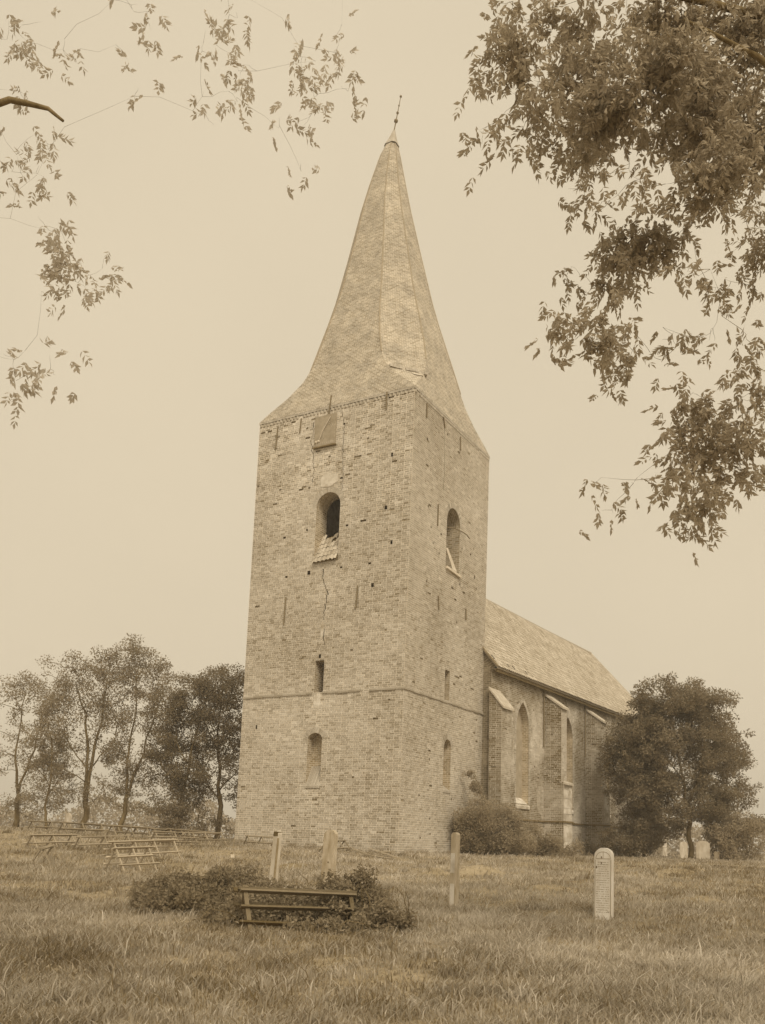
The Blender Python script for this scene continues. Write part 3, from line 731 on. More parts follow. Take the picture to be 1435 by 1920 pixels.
# windows
for wi, (uc, hw, z0, zs) in enumerate(WINS):
    f, R_ = gothic(uc, hw, z0, zs); n = 10
    prof = [(uc-hw, z0)]
    apz = zs+math.sqrt(R_*R_-(R_-hw)**2)
    amax = math.acos((R_-hw)/R_)
    for i in range(n+1):
        a_ = amax*i/n; prof.append((uc-hw+R_-R_*math.cos(a_), zs+R_*math.sin(a_)))
    prof += [(2*uc-u, z) for u, z in reversed(prof[:-1])]
    dp = .42; mb = MB(); P = S.pt
    for (ua, za), (ub, zb) in zip(prof[:-1], prof[1:]):
        mb.quad(P(ua, za, -.012), P(ub, zb, -.012), P(ub, zb, -dp), P(ua, za, -dp), uv=[(0, za), (0, zb), (dp, zb), (dp, za)])
    wo = sub(mb.build('window', M['bricktex'], nave))
    pb = MB(); pb.add([P(u, z, -dp+.01) for u, z in prof], [tuple(range(len(prof)))]); pb.build('plastered_infill', M['infill'], wo)
    sb = MB(); sb.box8([P(uc-hw-.05, z0-.28, -dp), P(uc+hw+.05, z0-.28, -dp), P(uc+hw+.05, z0-.28, .06), P(uc-hw-.05, z0-.28, .06), P(uc-hw-.05, z0+.35, -dp), P(uc+hw+.05, z0+.35, -dp), P(uc+hw+.05, z0-.12, .06), P(uc-hw-.05, z0-.12, .06)]); sb.build('sloping_sill', M['render'], wo)
    rg = MB(); rt = .22
    for side in (1, -1):
        m_ = 18
        for i in range(m_):
            t0 = amax*(i+.08)/m_; t1 = amax*(i+.92)/m_
            q = [(uc-side*(hw-R_+(R_+x)*math.cos(t)), zs+(R_+x)*math.sin(t)) for x, t in ((0, t0), (rt, t0), (rt, t1), (0, t1))]
            if side*(uc-q[1][0]) < 0: continue
            rg.box8([P(u, z, -.03) for u, z in q]+[P(u, z, .012+rnd.uniform(0, .01)) for u, z in q], .5+rnd.gauss(0, .08))
        zz = z0
        while zz < zs-.04:
            wj = rnd.choice((.22, .12)); u_a, u_b = uc-side*hw, uc-side*(hw+wj)
            rg.box8([P(u_a, zz+.01, -.03), P(u_b, zz+.01, -.03), P(u_b, zz+.09, -.03), P(u_a, zz+.09, -.03), P(u_a, zz+.01, .012), P(u_b, zz+.01, .012), P(u_b, zz+.09, .012), P(u_a, zz+.09, .012)], .5+rnd.gauss(0, .08)); zz += .1
    r_ = rg.build('jamb_bricks', M['brick'], wo); r_['kind'] = 'stuff'
    mb = MB(); Pm = [(uc-side*(hw+x), z) for side, x, z in ((1, 0, 0), )]
    mo = MB()
    for side in (1, -1):
        for i in range(12):
            t0, t1 = amax*i/12, amax*(i+1)/12
            q = [(uc-side*(hw-R_+(R_+x)*math.cos(t)), zs+(R_+x)*math.sin(t)) for x, t in ((0, t0), (rt+.02, t0), (rt+.02, t1), (0, t1))]
            mo.quad(*[P(u, z, -.006) for u, z in q])
        mo.quad(*[P(uc-side*(hw+x), z, -.006) for x, z in ((0, z0), (.12, z0), (.12, zs), (0, zs))])
    mo.build('arch_mortar', M['mortar'], wo)
# west gable strip, apse and north walls
mb = MB()
def wq(p, q, z0, z1):
    L = np.linalg.norm(q-p); mb.quad(p+ZU*z0, q+ZU*z0, q+ZU*z1, p+ZU*z1, uv=[(0, z0), (L, z0), (L, z1), (0, z1)])
ap = [NP(SE, WALLT, 0), NP(SE+3.3, -3.35, 0), NP(SE+3.3, -7.65, 0), NP(SE, -10.6, 0)]
for p, q in zip(ap[:-1], ap[1:]): wq(p, q, -1, EAVE)
wq(NP(SE, -10.6, 0), NP(-.5, -10.6, 0), -1, EAVE)
g3 = [NP(-.48, WALLT, -1), NP(-.48, -10.6, -1), NP(-.48, -10.6, EAVE), NP(-.48, -5.5, RIDGE-.1), NP(-.48, WALLT+.3, EAVE+.1), NP(-.48, WALLT, EAVE-.2)]
mb.build('wall', M['bricktex'], nave)
mb = MB(); mb.add(g3, [tuple(range(6))], .5, [[(0, -1), (10.2, -1), (10.2, 9), (5.1, 15), (0, 9), (0, 8.9)]]); mb.build('gable', M['shade_brick'], nave)  # gable brick colour carries painted shade
# roof
rf = MB()
r0, r1 = NP(-.62, -5.5, RIDGE), NP(27.8, -5.5, RIDGE)
e0, e1 = NP(-.62, 0, EAVE), NP(SE+.1, 0, EAVE); n0_, n1_ = NP(-.62, -11, EAVE), NP(SE+.1, -11, EAVE)
a1, a2 = NP(SE+3.7, -3.4, EAVE), NP(SE+3.7, -7.6, EAVE)
for q in ((e0, e1, r1, r0), (n1_, n0_, r0, r1)): rf.quad(*q, tone=.5)
for q in ((e1, a1, r1), (a1, a2, r1), (a2, n1_, r1)): rf.add(q, [(0, 1, 2)], .5)
k = -ZU*.10
for p, q in ((e0, e1), (e1, a1), (a1, a2), (a2, n1_), (r0, e0)): rf.quad(p+k, q+k, q, p)
rf.quad(e0+k, e1+k, NP(SE, WALLT-.02, EAVE-.10), NP(-.62, WALLT-.02, EAVE-.10))
roof = sub(rf.build('roof', M['pantile'], nave))
up_s = unit(np.array(r0-e0)); nrm_r = unit(np.cross(NA, up_s)); nrm_r = nrm_r if nrm_r[2] > 0 else -nrm_r
SL = float(np.linalg.norm(r0-e0)); rows = int(SL/.30); tl = []
for r in range(rows):
    fr = r/rows; smax = SE-.1-.85*fr; s = -.6
    while s < smax:
        t_ = .50+.16*fbm((s*.35, r*.3, 50))+rnd.gauss(0, .13)
        if not (r < 3 and s < 5 and rnd.random() < .10): tl.append((s+.12, r, t_))
        s += .235
def tile_frame(s, r, j):
    pos = e0+NA*(s+.62)+up_s*(r*.30-.07+j*.02)+nrm_r*(.045)
    return pos
order = sorted(range(len(tl)), key=lambda i: np.linalg.norm(tile_frame(tl[i][0], tl[i][1], 0)))
for i in order[:300]:
    s, r, t_ = tl[i]; q = min(4, max(0, int((t_-.28)/.12))); put(tile_variants[q], 'tile', roof, NA, unit(up_s+NA*rnd.uniform(-.03, .03)), nrm_r, tile_frame(s, r, rnd.uniform(-1, 1)))
base_t = tile_mesh(.235, .34, 5); bv = np.array(base_t.v); bf = np.array(base_t.f)
rest = order[300:]; Vt = []; 
for i in rest:
    s, r, t_ = tl[i]; pos = tile_frame(s, r, rnd.uniform(-1, 1)); Vt.append(pos+bv[:, :1]*NA+bv[:, 1:2]*up_s+(bv[:, 2:]+rnd.uniform(0, .012))*nrm_r)
Vt = np.concatenate(Vt); Ft = (bf[None]+(np.arange(len(rest))*len(bv))[:, None, None]).reshape(-1, 4)
o = mesh_np('roof_tiles', Vt, Ft, M['pantile'], roof, np.repeat([tl[i][2] for i in rest], len(bf))); o['kind'] = 'stuff'
mb = MB(); mb.tube([r0+ZU*.03, NP(9, -5.5, RIDGE-.01), NP(18, -5.5, RIDGE-.02), r1+ZU*.03], [.13]*4, 8, .5); mb.build('ridge', M['pantile'], roof)
mb = MB(); mb.tube([r1, r1.__mul__(.5)+np.array(e1)*.5, e1], [.12]*3, 8, .5); mb.build('hip', M['pantile'], roof)
mb = MB(); mb.box(NP(14, -.12, EAVE-.16), NA*14.5, NO*.04, ZU*.09); mb.build('eave_board', M['darkwood'], nave)
mb = MB(); mb.bar(NP(-.66, .05, EAVE+.02), NP(-.66, -1.6, EAVE+1.94), .04, .07); mb.build('verge_board', M['wood'], nave)
for (s, t) in ((6.25, WALLT+.05), (13.0-.1, WALLT+.05)):
    mb = MB(); mb.tube([NP(s, t, EAVE-.2), NP(s, t, 7.2), NP(s, t+.0, 5.6)], [.04]*3, 6); mb.build('downpipe', M['iron'], nave)
mb = MB(); q = C0+DR*(TW+.03)-DL*.03; mb.bar(q+UP*-.5, q+UP*5.6, .05, .05); mb.build('corner_batten', M['white'], nave)

# ------------------------------------------------------------------ plants
def add_leaf_mesh(name, C, D, L, Wd, mat, parent, tone):
    V, F = leaf_arrays(C, D, L, Wd); o = mesh_np(name, V, F, mat, parent, tone); return o
def clump_leaves(centres, radii, per, size, tone0=.5, droop=.2, flat=.75, aspect=.5):
    C, D, L, T = [], [], [], []
    for c, r, n in zip(centres, radii, per):
        d = rand_dirs(n); q = rng.random((n, 1))**.45
        p = np.array(c)+d*q*r*np.array([1, 1, flat])
        C.append(p); dd = unit(rand_dirs(n)+d*.6+np.array([0, 0, -droop])); D.append(dd); L.append(size*rng.uniform(.6, 1.4, n))
        T.append(np.clip(tone0+rng.normal(0, .12)+rng.normal(0, .13, n), .02, 1))
    C, D, L, T = map(np.concatenate, (C, D, L, T)); return C, D, L, L*aspect, T
def connect(root_nodes, centres, rbase=.05, rtip=.012, droop=0.):
    """twigs from the skeleton to every clump centre"""
    nodes = [Vector(p) for p in root_nodes]; mb = MB()
    base = nodes[0]
    for c in sorted([Vector(q) for q in centres], key=lambda p: min((p-n_).length for n_ in nodes)):
        b = min(nodes, key=lambda n_: (n_-c).length+.35*max(0, n_.z-c.z)); L = (c-b).length
        if L < .05: continue
        m1 = b.lerp(c, .35)+Vector((rnd.uniform(-1, 1), rnd.uniform(-1, 1), rnd.uniform(.0, 1.)-droop))*L*.09
        m2 = b.lerp(c, .7)+Vector((rnd.uniform(-1, 1), rnd.uniform(-1, 1), rnd.uniform(.0, 1.)-droop))*L*.08
        r = min(rbase, rtip+.011*L)
        mb.tube([b, m1, m2, c], [r, r*.75, r*.5+rtip*.3, rtip*.6], 5, .5, False); nodes += [m1, m2, c]
    return mb
def polyline(pts, n=6):
    out = []
    for a_, b_ in zip(pts[:-1], pts[1:]):
        for i in range(n): out.append(Vector(a_).lerp(Vector(b_), i/n))
    return out+[Vector(pts[-1])]
def tree(name, label, base, stems, ells, leaf, density, mat='leaf', tone=.5, group=None, cat='tree', wob=.2, bark='bark', rb=.05, aspect=.5):
    root = empty(name, (base[0], base[1], base[2]), label, cat, group); B = Vector(base); nodes = []
    for i, (pts, ra, rb_) in enumerate(stems):
        pp = [B+Vector(p) for p in pts]; dense = polyline(pp, 4)
        dense = [p+Vector((noise.noise(p*.9)+.4*noise.noise(p*2.7), noise.noise(p*.9+Vector((7, 0, 0))), 0))*wob*(0 if k_ == 0 else 1) for k_, p in enumerate(dense)]
        n = len(dense); rad = [.47*(ra+(rb_-ra)*(k_/(n-1))**.8) for k_ in range(n)]
        if i == 0: rad[0] *= 1.3
        mb = MB(); mb.tube(dense, rad, 8); mb.build('trunk' if i == 0 else 'limb', M[bark], root, True); nodes += dense[1 if i == 0 else 0:]
    leaf *= .76; density *= 2.2; cs, rs_, ns = [], [], []
    for (ex_, ey_, ez_, rx, ry, rz, nc, rc) in ells:
        for _ in range(int(nc*1.45)):
            d = Vector(rand_dirs(1)[0]); q = rnd.random()**.4*1.12
            cs.append(B+Vector((ex_+d.x*q*rx, ey_+d.y*q*ry, ez_+d.z*q*rz))); r = rc*rnd.uniform(.5, 1.15); rs_.append(r); ns.append(max(8, int(density*r*r)))
    tw = connect(nodes, cs, rb); tw.build('twigs', M[bark], root, True)['kind'] = 'stuff'
    TONE[0] = tone
    o = add_leaf_mesh('crown', *clump_leaves([tuple(c) for c in cs], rs_, ns, leaf, tone, aspect=aspect)[:4], M[mat], root, None)
    return root, o
def tree_full(*a_, **k_):
    return tree(*a_, **k_)
# the crown needs its tone: patch add_leaf_mesh through a small wrapper
def add_leaf_mesh(name, C, D, L, Wd, mat, parent, tone=None):
    V, F = leaf_arrays(C, D, L, Wd)
    if tone is None:
        tone = np.array([TONE[0]+.25*noise.noise(Vector(c)*.55)+.12*noise.noise(Vector(c)*2.3) for c in C])+rng.normal(0, .09, len(C))
    o = mesh_np(name, V, F, mat, parent, np.clip(tone, .02, 1)); o['kind'] = 'stuff'; return o
TONE = [.45]

G_T = 'trees behind the churchyard'
def at_g(x, y): return (x, y, gz1(x, y)-.05)
tree('ash_tree', 'airy two-stemmed tree with pale thin foliage behind the far headstone on the grass', at_g(-17.72, 56),
     [([(0, 0, 0), (.02, 0, 1.2), (-.03, 0, 1.9)], .40, .34), ([(-.06, 0, 1.8), (-.16, .1, 5.0), (-.5, .2, 7.2), (-1.15, .3, 9.0)], .27, .07), ([(.0, 0, 1.8), (.42, -.2, 5.0), (.6, -.1, 7.0), (.8, 0, 9.4)], .27, .07),
      ([(-.12, 0, 3.9), (-1.3, .4, 5.2), (-2.2, .5, 6.6)], .10, .03), ([(.3, 0, 4.0), (1.4, -.6, 5.2), (2.0, -.5, 6.9)], .10, .03), ([(-.1, 0, 3.0), (-1.2, -.8, 3.7), (-2.2, -1, 4.0)], .08, .025)],
     [(-1.0, 0, 9.0, 2.1, 1.8, 2.1, 34, .6), (.9, 0, 9.7, 1.7, 1.6, 1.8, 26, .6), (-1.2, 0, 7.0, 2.2, 1.6, 1.2, 20, .5), (1.2, 0, 7.4, 1.3, 1.5, 1.2, 14, .5), (-2.0, 0, 5.6, 1.2, 1.6, 1.5, 14, .5), (1.5, -.2, 5.8, 1.0, 1.4, 1.6, 12, .5), (-.4, 0, 4.4, 1.6, 1.5, 1.0, 9, .42), (.6, .2, 2.4, 1.8, 1., .9, 18, .45), (-1.4, .2, 3.2, 1.4, 1.2, .9, 14, .45), (.4, .5, 5.4, 1.6, 1.2, 1.2, 14, .45)], .17, 150, group=G_T)
tree('ash_tree', 'slender open-topped tree leaning right, between the airy tree and the dense dark one', at_g(-15.46, 56),
     [([(0, 0, 0), (.12, 0, 1.3), (.25, 0, 2.4)], .34, .28), ([(.2, 0, 2.3), (.1, .1, 4.9), (.3, .2, 7.5), (.38, .1, 10.4)], .20, .05), ([(.26, 0, 2.3), (1.04, -.1, 4.9), (1.5, -.1, 6.6), (1.9, 0, 8.4)], .20, .05),
      ([(.6, 0, 3.5), (1.7, -.4, 5.2), (2.6, -.3, 6.6)], .08, .025), ([(.1, 0, 4.4), (-.8, .3, 6.0), (-1.1, .4, 7.6)], .08, .025)],
     [(.3, 0, 10.2, 1.7, 1.5, 1.6, 30, .6), (1.9, 0, 9.0, 1.8, 1.6, 1.6, 26, .55), (1.2, 0, 7.4, 1.5, 1.5, 1.2, 16, .5), (1.6, 0, 4.6, 1.2, 1.3, 1.2, 14, .48), (-.6, 0, 4.6, 1.0, 1.2, .9, 10, .42), (2.1, 0, 6.2, 1.2, 1.4, 1.3, 14, .5), (-.3, 0, 6.6, 1.0, 1.3, 1.3, 10, .45), (.5, 0, 3.4, 1.2, 1.1, 1.1, 18, .45), (.9, .2, 1.8, 1.2, .9, .7, 14, .4), (-.5, .3, 2.6, .9, .9, .7, 8, .4)], .17, 150, group=G_T)
tree('elm_tree', 'dense dark tree with a skirt of drooping branches, second from the tower', at_g(-11.6, 54.5),
     [([(0, 0, 0), (.02, 0, 1.5), (.1, 0, 3.1), (.35, 0, 4.6), (.6, 0, 6.2), (.75, 0, 8.0)], .34, .07), ([(.05, 0, 2.6), (-.9, -.3, 3.9), (-1.7, -.3, 5.0)], .12, .03), ([(.3, 0, 4.4), (-.5, -.3, 5.8), (-.8, 0, 7.3)], .11, .03), ([(.1, 0, 3.0), (1.0, .3, 4.0), (1.6, .3, 5.2)], .11, .03)],
     [(.5, 0, 8.2, 1.5, 1.5, 1.5, 34, .6), (-1.0, 0, 6.8, 1.4, 1.4, 1.2, 20, .55), (-.5, 0, 5.4, 1.7, 1.6, 1.2, 28, .55), (-.3, 0, 3.3, 1.9, 1.7, 1.0, 28, .55), (.5, 0, 3.6, 1.5, 1.5, .9, 16, .5), (-.1, -.2, 1.5, 1.5, 1.3, .8, 24, .5), (0, -.2, .7, 1.5, 1.2, .4, 14, .4)], .17, 230, tone=.35, group=G_T)
tree('elm_tree', 'dark full-crowned tree with a clear forked trunk, nearest the tower on its left', at_g(-9.7, 55.5),
     [([(0, 0, 0), (.08, 0, 1.4), (.1, 0, 2.8)], .38, .30), ([(.08, 0, 2.7), (-.02, 0, 5.0), (-.15, .1, 7.2), (-.1, 0, 9.4)], .26, .06), ([(.1, 0, 2.5), (-.9, -.3, 3.9), (-1.7, -.4, 5.6)], .13, .03), ([(.08, 0, 3.0), (.9, .2, 4.1), (1.7, .2, 5.4)], .12, .03), ([(0, 0, 4.6), (.8, .2, 6.3), (1.1, .3, 7.6)], .10, .03), ([(0, 0, 5.2), (-1.0, .2, 6.8), (-1.5, .2, 8.0)], .10, .03)],
     [(0, 0, 9.1, 2.1, 1.9, 1.4, 44, .62), (.2, 0, 5.6, 1.9, 1.6, 1.0, 20, .5), (-.9, 0, 6.9, 1.3, 1.6, 1.3, 22, .55), (1.0, 0, 6.6, 1.4, 1.6, 1.4, 24, .55), (-.8, 0, 4.8, 1.3, 1.4, 1.0, 12, .5), (1.3, 0, 4.2, 1.2, 1.3, 1.1, 16, .5), (.3, 0, 1.0, .7, .7, .5, 7, .35), (1.6, .3, 2.6, 1.0, 1.0, .9, 16, .45), (-1.2, .3, 3.0, 1.2, 1.0, .9, 14, .45)], .17, 220, tone=.35, group=G_T)
tree('young_tree', 'short twiggy tree at the left edge with foliage down to the grass', at_g(-19.7, 55),
     [([(0, 0, 0), (-.1, 0, 1.3), (.1, 0, 3.0), (.0, 0, 5.0), (-.2, 0, 6.6)], .20, .04), ([(0, 0, 2.0), (.8, 0, 3.1), (1.0, 0, 4.0)], .07, .02), ([(.05, 0, 2.6), (-.9, 0, 3.8), (-1.2, 0, 5.0)], .07, .02)],
     [(-.2, 0, 6.0, 1.3, 1.3, 1.5, 20, .5), (-.3, 0, 3.6, 1.5, 1.4, 1.2, 24, .5), (.2, 0, 1.9, 1.7, 1.3, .8, 20, .45)], .16, 190, group=G_T)
tree('ash_tree', 'tall airy tree standing beyond the left edge, its crown merging with the short twiggy tree', at_g(-22.6, 58),
     [([(0, 0, 0), (0, 0, 2.2)], .36, .3), ([(0, 0, 2.2), (-.3, 0, 5.0), (-.2, 0, 8.6)], .22, .05), ([(0, 0, 2.2), (.8, 0, 5.0), (1.2, 0, 7.6)], .2, .05)],
     [(0, 0, 7.8, 2.4, 2.0, 2.0, 34, .6), (.6, 0, 4.6, 2.1, 1.8, 1.6, 26, .55), (0, 0, 1.6, 2.0, 1.5, 1.0, 16, .5)], .17, 150, group=G_T)
# right side, in front of the apse
tree('lime_tree', 'big round-crowned dark tree in front of the apse at the right', at_g(18.17, 54.5),
     [([(0, 0, 0), (-.05, 0, 1.3), (-.1, 0, 3.0)], .33, .27), ([(-.1, 0, 3.0), (-.5, 0, 5.4), (-.9, 0, 8.0), (-.9, 0, 10.2)], .22, .05), ([(-.1, 0, 3.0), (.7, 0, 5.2), (1.0, 0, 7.8)], .20, .05), ([(-.1, 0, 2.6), (-1.6, -.4, 4.2), (-2.7, -.5, 5.6)], .13, .03), ([(-.3, 0, 4.6), (-1.9, 0, 6.6), (-2.6, 0, 8.2)], .11, .03)],
     [(-.9, 0, 9.4, 2.1, 2.1, 1.4, 60, .6), (-2.7, 0, 8.3, 1.15, 1.6, 1.2, 26, .52), (1.1, 0, 9.0, 1.5, 1.6, 1.2, 34, .55), (-1.8, 0, 7.3, 2.2, 2.0, 1.4, 48, .6), (1.2, 0, 7.0, 1.7, 1.9, 1.6, 40, .6), (-3.1, -.2, 6.2, 1.2, 1.6, 1.4, 30, .55), (-2.2, -.2, 5.4, 1.5, 1.7, 1.5, 34, .58), (.6, 0, 4.8, 1.9, 1.8, 1.5, 26, .55), (-.6, 0, 3.0, 2.6, 1.8, 1.0, 40, .55), (-2.4, -.4, 3.8, 1.6, 1.5, 1.4, 34, .55), (1.6, 0, 3.2, 1.5, 1.5, 1.2, 30, .55)], .18, 250, tone=.38, group='trees by the apse')
tree('lime_tree', 'lower dark leafy tree between the last buttress and the big round-crowned tree', at_g(15.7, 55.5),
     [([(0, 0, 0), (.0, 0, 1.6), (.1, 0, 3.4), (-.1, 0, 5.6)], .22, .05), ([(0, 0, 1.8), (-.9, 0, 3.2), (-1.2, 0, 4.8)], .09, .03), ([(.05, 0, 2.2), (1.0, 0, 3.4), (1.3, 0, 4.6)], .09, .03)],
     [(-.6, 0, 7.0, 1.6, 1.6, 1.5, 40, .58), (-.2, 0, 4.6, 2.0, 1.6, 1.6, 50, .55), (.4, 0, 2.2, 1.9, 1.4, 1.1, 44, .55), (-.6, 0, 1.1, 1.9, 1.2, .9, 56, .5), (-1.2, 0, 5.6, 1.4, 1.3, 1.6, 36, .5)], .17, 230, tone=.36, group='trees by the apse')
tree('lime_tree', 'dark tree at the far right edge rising out of the shrubs', at_g(21.4, 57),
     [([(0, 0, 0), (0, 0, 2.0), (-.1, 0, 4.5), (.1, 0, 7.0)], .26, .05), ([(0, 0, 2.0), (-1.0, 0, 3.6), (-1.3, 0, 5.2)], .1, .03)],
     [(-.2, 0, 7.2, 1.9, 1.8, 1.8, 36, .6), (-.4, 0, 4.6, 2.0, 1.8, 1.5, 36, .58), (0, 0, 2.4, 2.0, 1.6, 1.1, 28, .55)], .18, 250, tone=.34, group='trees by the apse')
def bush(name, label, base, ells, leaf, density, tone=.4, cat='bush', mat='bush', nst=9, group=None, aspect=.55):
    root = empty(name, base, label, cat, group); B = Vector(base); density *= 2.0; cs, rs_, ns = [], [], []
    for (ex_, ey_, ez_, rx, ry, rz, nc, rc) in ells:
        for _ in range(nc):
            d = Vector(rand_dirs(1)[0]); q = rnd.random()**.33; cs.append(B+Vector((ex_+d.x*q*rx, ey_+d.y*q*ry, max(.05, ez_+d.z*q*rz)))); r = rc*rnd.uniform(.7, 1.25); rs_.append(r); ns.append(max(6, int(density*r*r)))
    tw = connect([tuple(B)]+[tuple(B+Vector((rnd.uniform(-.3, .3), rnd.uniform(-.2, .2), .25))) for _ in range(nst)], cs, .035, .008); tw.build('stems', M['bark'], root, True)['kind'] = 'stuff'
    TONE[0] = tone
    add_leaf_mesh('foliage', *clump_leaves([tuple(c) for c in cs], rs_, ns, leaf, tone, .0, 1., aspect)[:4], M[mat], root, None)
    return root
bush('shrub', 'big rounded dense dark shrub growing at the tower corner in front of the nave', at_g(5.25, 44.6),
     [(-.1, 0, 1.5, 1.55, 1.3, 1.15, 84, .40), (-.5, -.1, .8, 1.2, 1.1, .7, 36, .38), (.7, -.1, .8, 1.3, 1.1, .8, 36, .38)], .085, 900)
bush('shrub', 'low spreading dark shrub along the foot of the nave buttresses right of the big shrub', at_g(7.9, 47.2),
     [(-.6, 0, .8, 1.5, .8, .9, 44, .36), (.9, .3, .5, 1.5, .8, .6, 44, .32)], .085, 800)
bush('shrub', 'tangled shrub at the right edge beside the pale headstones', at_g(20.2, 53.2),
     [(0, 0, .9, 1.6, 1.2, 1.1, 40, .45), (.5, 0, 1.9, 1.1, 1.0, .9, 20, .4)], .12, 420)
bush('shrub', 'dark shrubs at the foot of the apse wall under the trees', at_g(13.4, 58.4),
     [(0, 0, .4, 2.4, .6, .5, 26, .35)], .12, 420)
bush('climbing_plant', 'small leafy climber sprawling up the tower wall above the big shrub', (3.85+.55, 45.75-.45, 2.4),
     [(.25, 0, .35, .30, .12, .5, 12, .16), (-.15, -.05, .95, .34, .08, .10, 7, .11)], .08, 1500, tone=.45, cat='climber')

# ------------------------------------------------------------------ overhanging branches of the near trees
RB=[
(1.31,9.72,9.15,0.34,0.34,0.90),
 (1.53,9.49,8.32,0.38,0.33,0.80),
 (2.25,10.01,9.30,0.52,0.40,0.90),
 (2.46,9.58,8.43,0.50,0.44,1.00),
 (3.03,9.42,8.92,0.54,0.33,1.00),
 (3.73,10.02,9.00,0.40,0.69,1.00),
 (2.60,10.95,9.17,0.44,0.38,0.70),
 (2.28,10.74,8.60,0.19,0.31,0.60),
 (3.42,10.68,9.11,0.55,0.37,0.70),
 (3.41,9.70,7.68,0.34,0.39,0.70),
 (1.02,10.27,9.35,0.12,0.18,0.40),
 (0.98,9.80,8.15,0.16,0.24,0.35),
 (1.73,9.61,7.96,0.22,0.17,0.35),
 (2.61,9.49,7.49,0.33,0.27,0.30),
 (3.78,9.69,7.88,0.33,0.67,0.80),
 (3.28,10.97,7.65,0.51,0.24,1.00),
 (2.83,10.79,7.51,0.31,0.25,0.80),
 (2.74,10.75,7.08,0.28,0.22,0.80),
 (2.27,10.74,7.06,0.17,0.34,0.35),
 (2.22,9.65,5.70,0.39,0.31,0.75),
 (1.90,9.86,5.75,0.16,0.10,0.40),
 (2.78,10.43,5.97,0.21,0.24,0.80),
 (2.77,10.62,5.62,0.15,0.12,0.50),
 (3.43,10.84,6.22,0.25,0.28,0.30),
 (4.06,10.88,6.91,0.22,0.28,0.50),
 (3.24,9.46,6.25,0.33,0.22,0.15),
 (3.53,10.39,5.22,0.30,0.30,0.75),
 (3.75,10.51,4.82,0.30,0.48,0.90),
 (3.15,10.21,4.73,0.13,0.21,0.60),
 (3.02,9.62,4.03,0.22,0.16,0.70),
 (3.55,10.15,3.98,0.26,0.38,0.80),
 (2.23,9.46,3.82,0.14,0.14,0.12),
 (2.78,10.98,4.03,0.16,0.14,0.18),
 (3.05,10.86,4.44,0.13,0.18,0.25),
 (2.18,10.29,7.60,0.15,0.36,0.20),
 (2.39,9.84,7.35,0.23,0.23,0.20),
 (4.00,10.94,6.29,0.19,0.25,0.20),
 (4.34,10.33,10.18,0.36,0.48,1.00),
 (4.60,10.89,9.25,0.31,0.75,1.00),
 (4.53,10.83,7.48,0.25,0.69,0.60),
 (4.23,10.22,5.56,0.24,0.53,0.60),
 (4.07,10.05,4.49,0.23,0.58,0.80),
 (3.35,10.38,10.43,0.66,0.24,1.00),
 (2.01,10.08,10.09,0.58,0.23,0.90),
 (1.29,9.59,9.51,0.28,0.19,0.60),]
LB=[
(-3.77,9.25,8.71,0.13,0.24,0.40),
 (-3.34,10.16,9.36,0.13,0.11,0.15),
 (-2.77,8.78,7.66,0.07,0.06,0.12),
 (-2.10,8.78,8.26,0.13,0.23,0.35),
 (-2.03,9.83,9.14,0.22,0.20,0.50),
 (-1.79,9.20,7.97,0.13,0.15,0.45),
 (-2.21,9.66,8.19,0.11,0.07,0.15),
 (-1.84,9.55,8.61,0.17,0.14,0.40),
 (-1.15,9.32,8.66,0.20,0.20,0.65),
 (-0.83,10.50,9.99,0.16,0.29,0.45),
 (-0.64,9.05,8.07,0.11,0.15,0.60),
 (-0.95,9.44,8.29,0.15,0.12,0.50),
 (-1.29,9.06,7.61,0.09,0.07,0.40),
 (-1.20,9.84,8.20,0.11,0.07,0.60),
 (-1.05,9.20,7.18,0.07,0.08,0.20),
 (-3.88,9.34,7.44,0.15,0.17,0.35),
 (-4.20,10.04,7.65,0.10,0.16,0.45),
 (-3.56,9.28,6.18,0.22,0.27,0.90),
 (-3.24,9.71,6.42,0.13,0.16,0.45),
 (-3.65,10.33,6.35,0.12,0.13,0.35),
 (-3.48,8.88,4.62,0.13,0.13,0.60),
 (-3.56,8.81,5.39,0.07,0.11,0.20),
 (-3.75,9.11,6.38,0.07,0.09,0.25),
 (-4.57,10.08,7.94,0.20,0.35,0.50),
 (-4.34,9.81,6.52,0.20,0.34,0.60),
 (-3.97,9.13,4.80,0.18,0.26,0.50),
 (-4.28,9.30,8.91,0.27,0.27,0.40),
 (-2.94,9.02,8.88,0.31,0.16,0.30),
 (-2.00,9.53,9.38,0.33,0.16,0.40),
 (-0.87,8.78,8.70,0.30,0.15,0.50),
 (-4.58,9.96,8.68,0.17,0.23,0.20),]

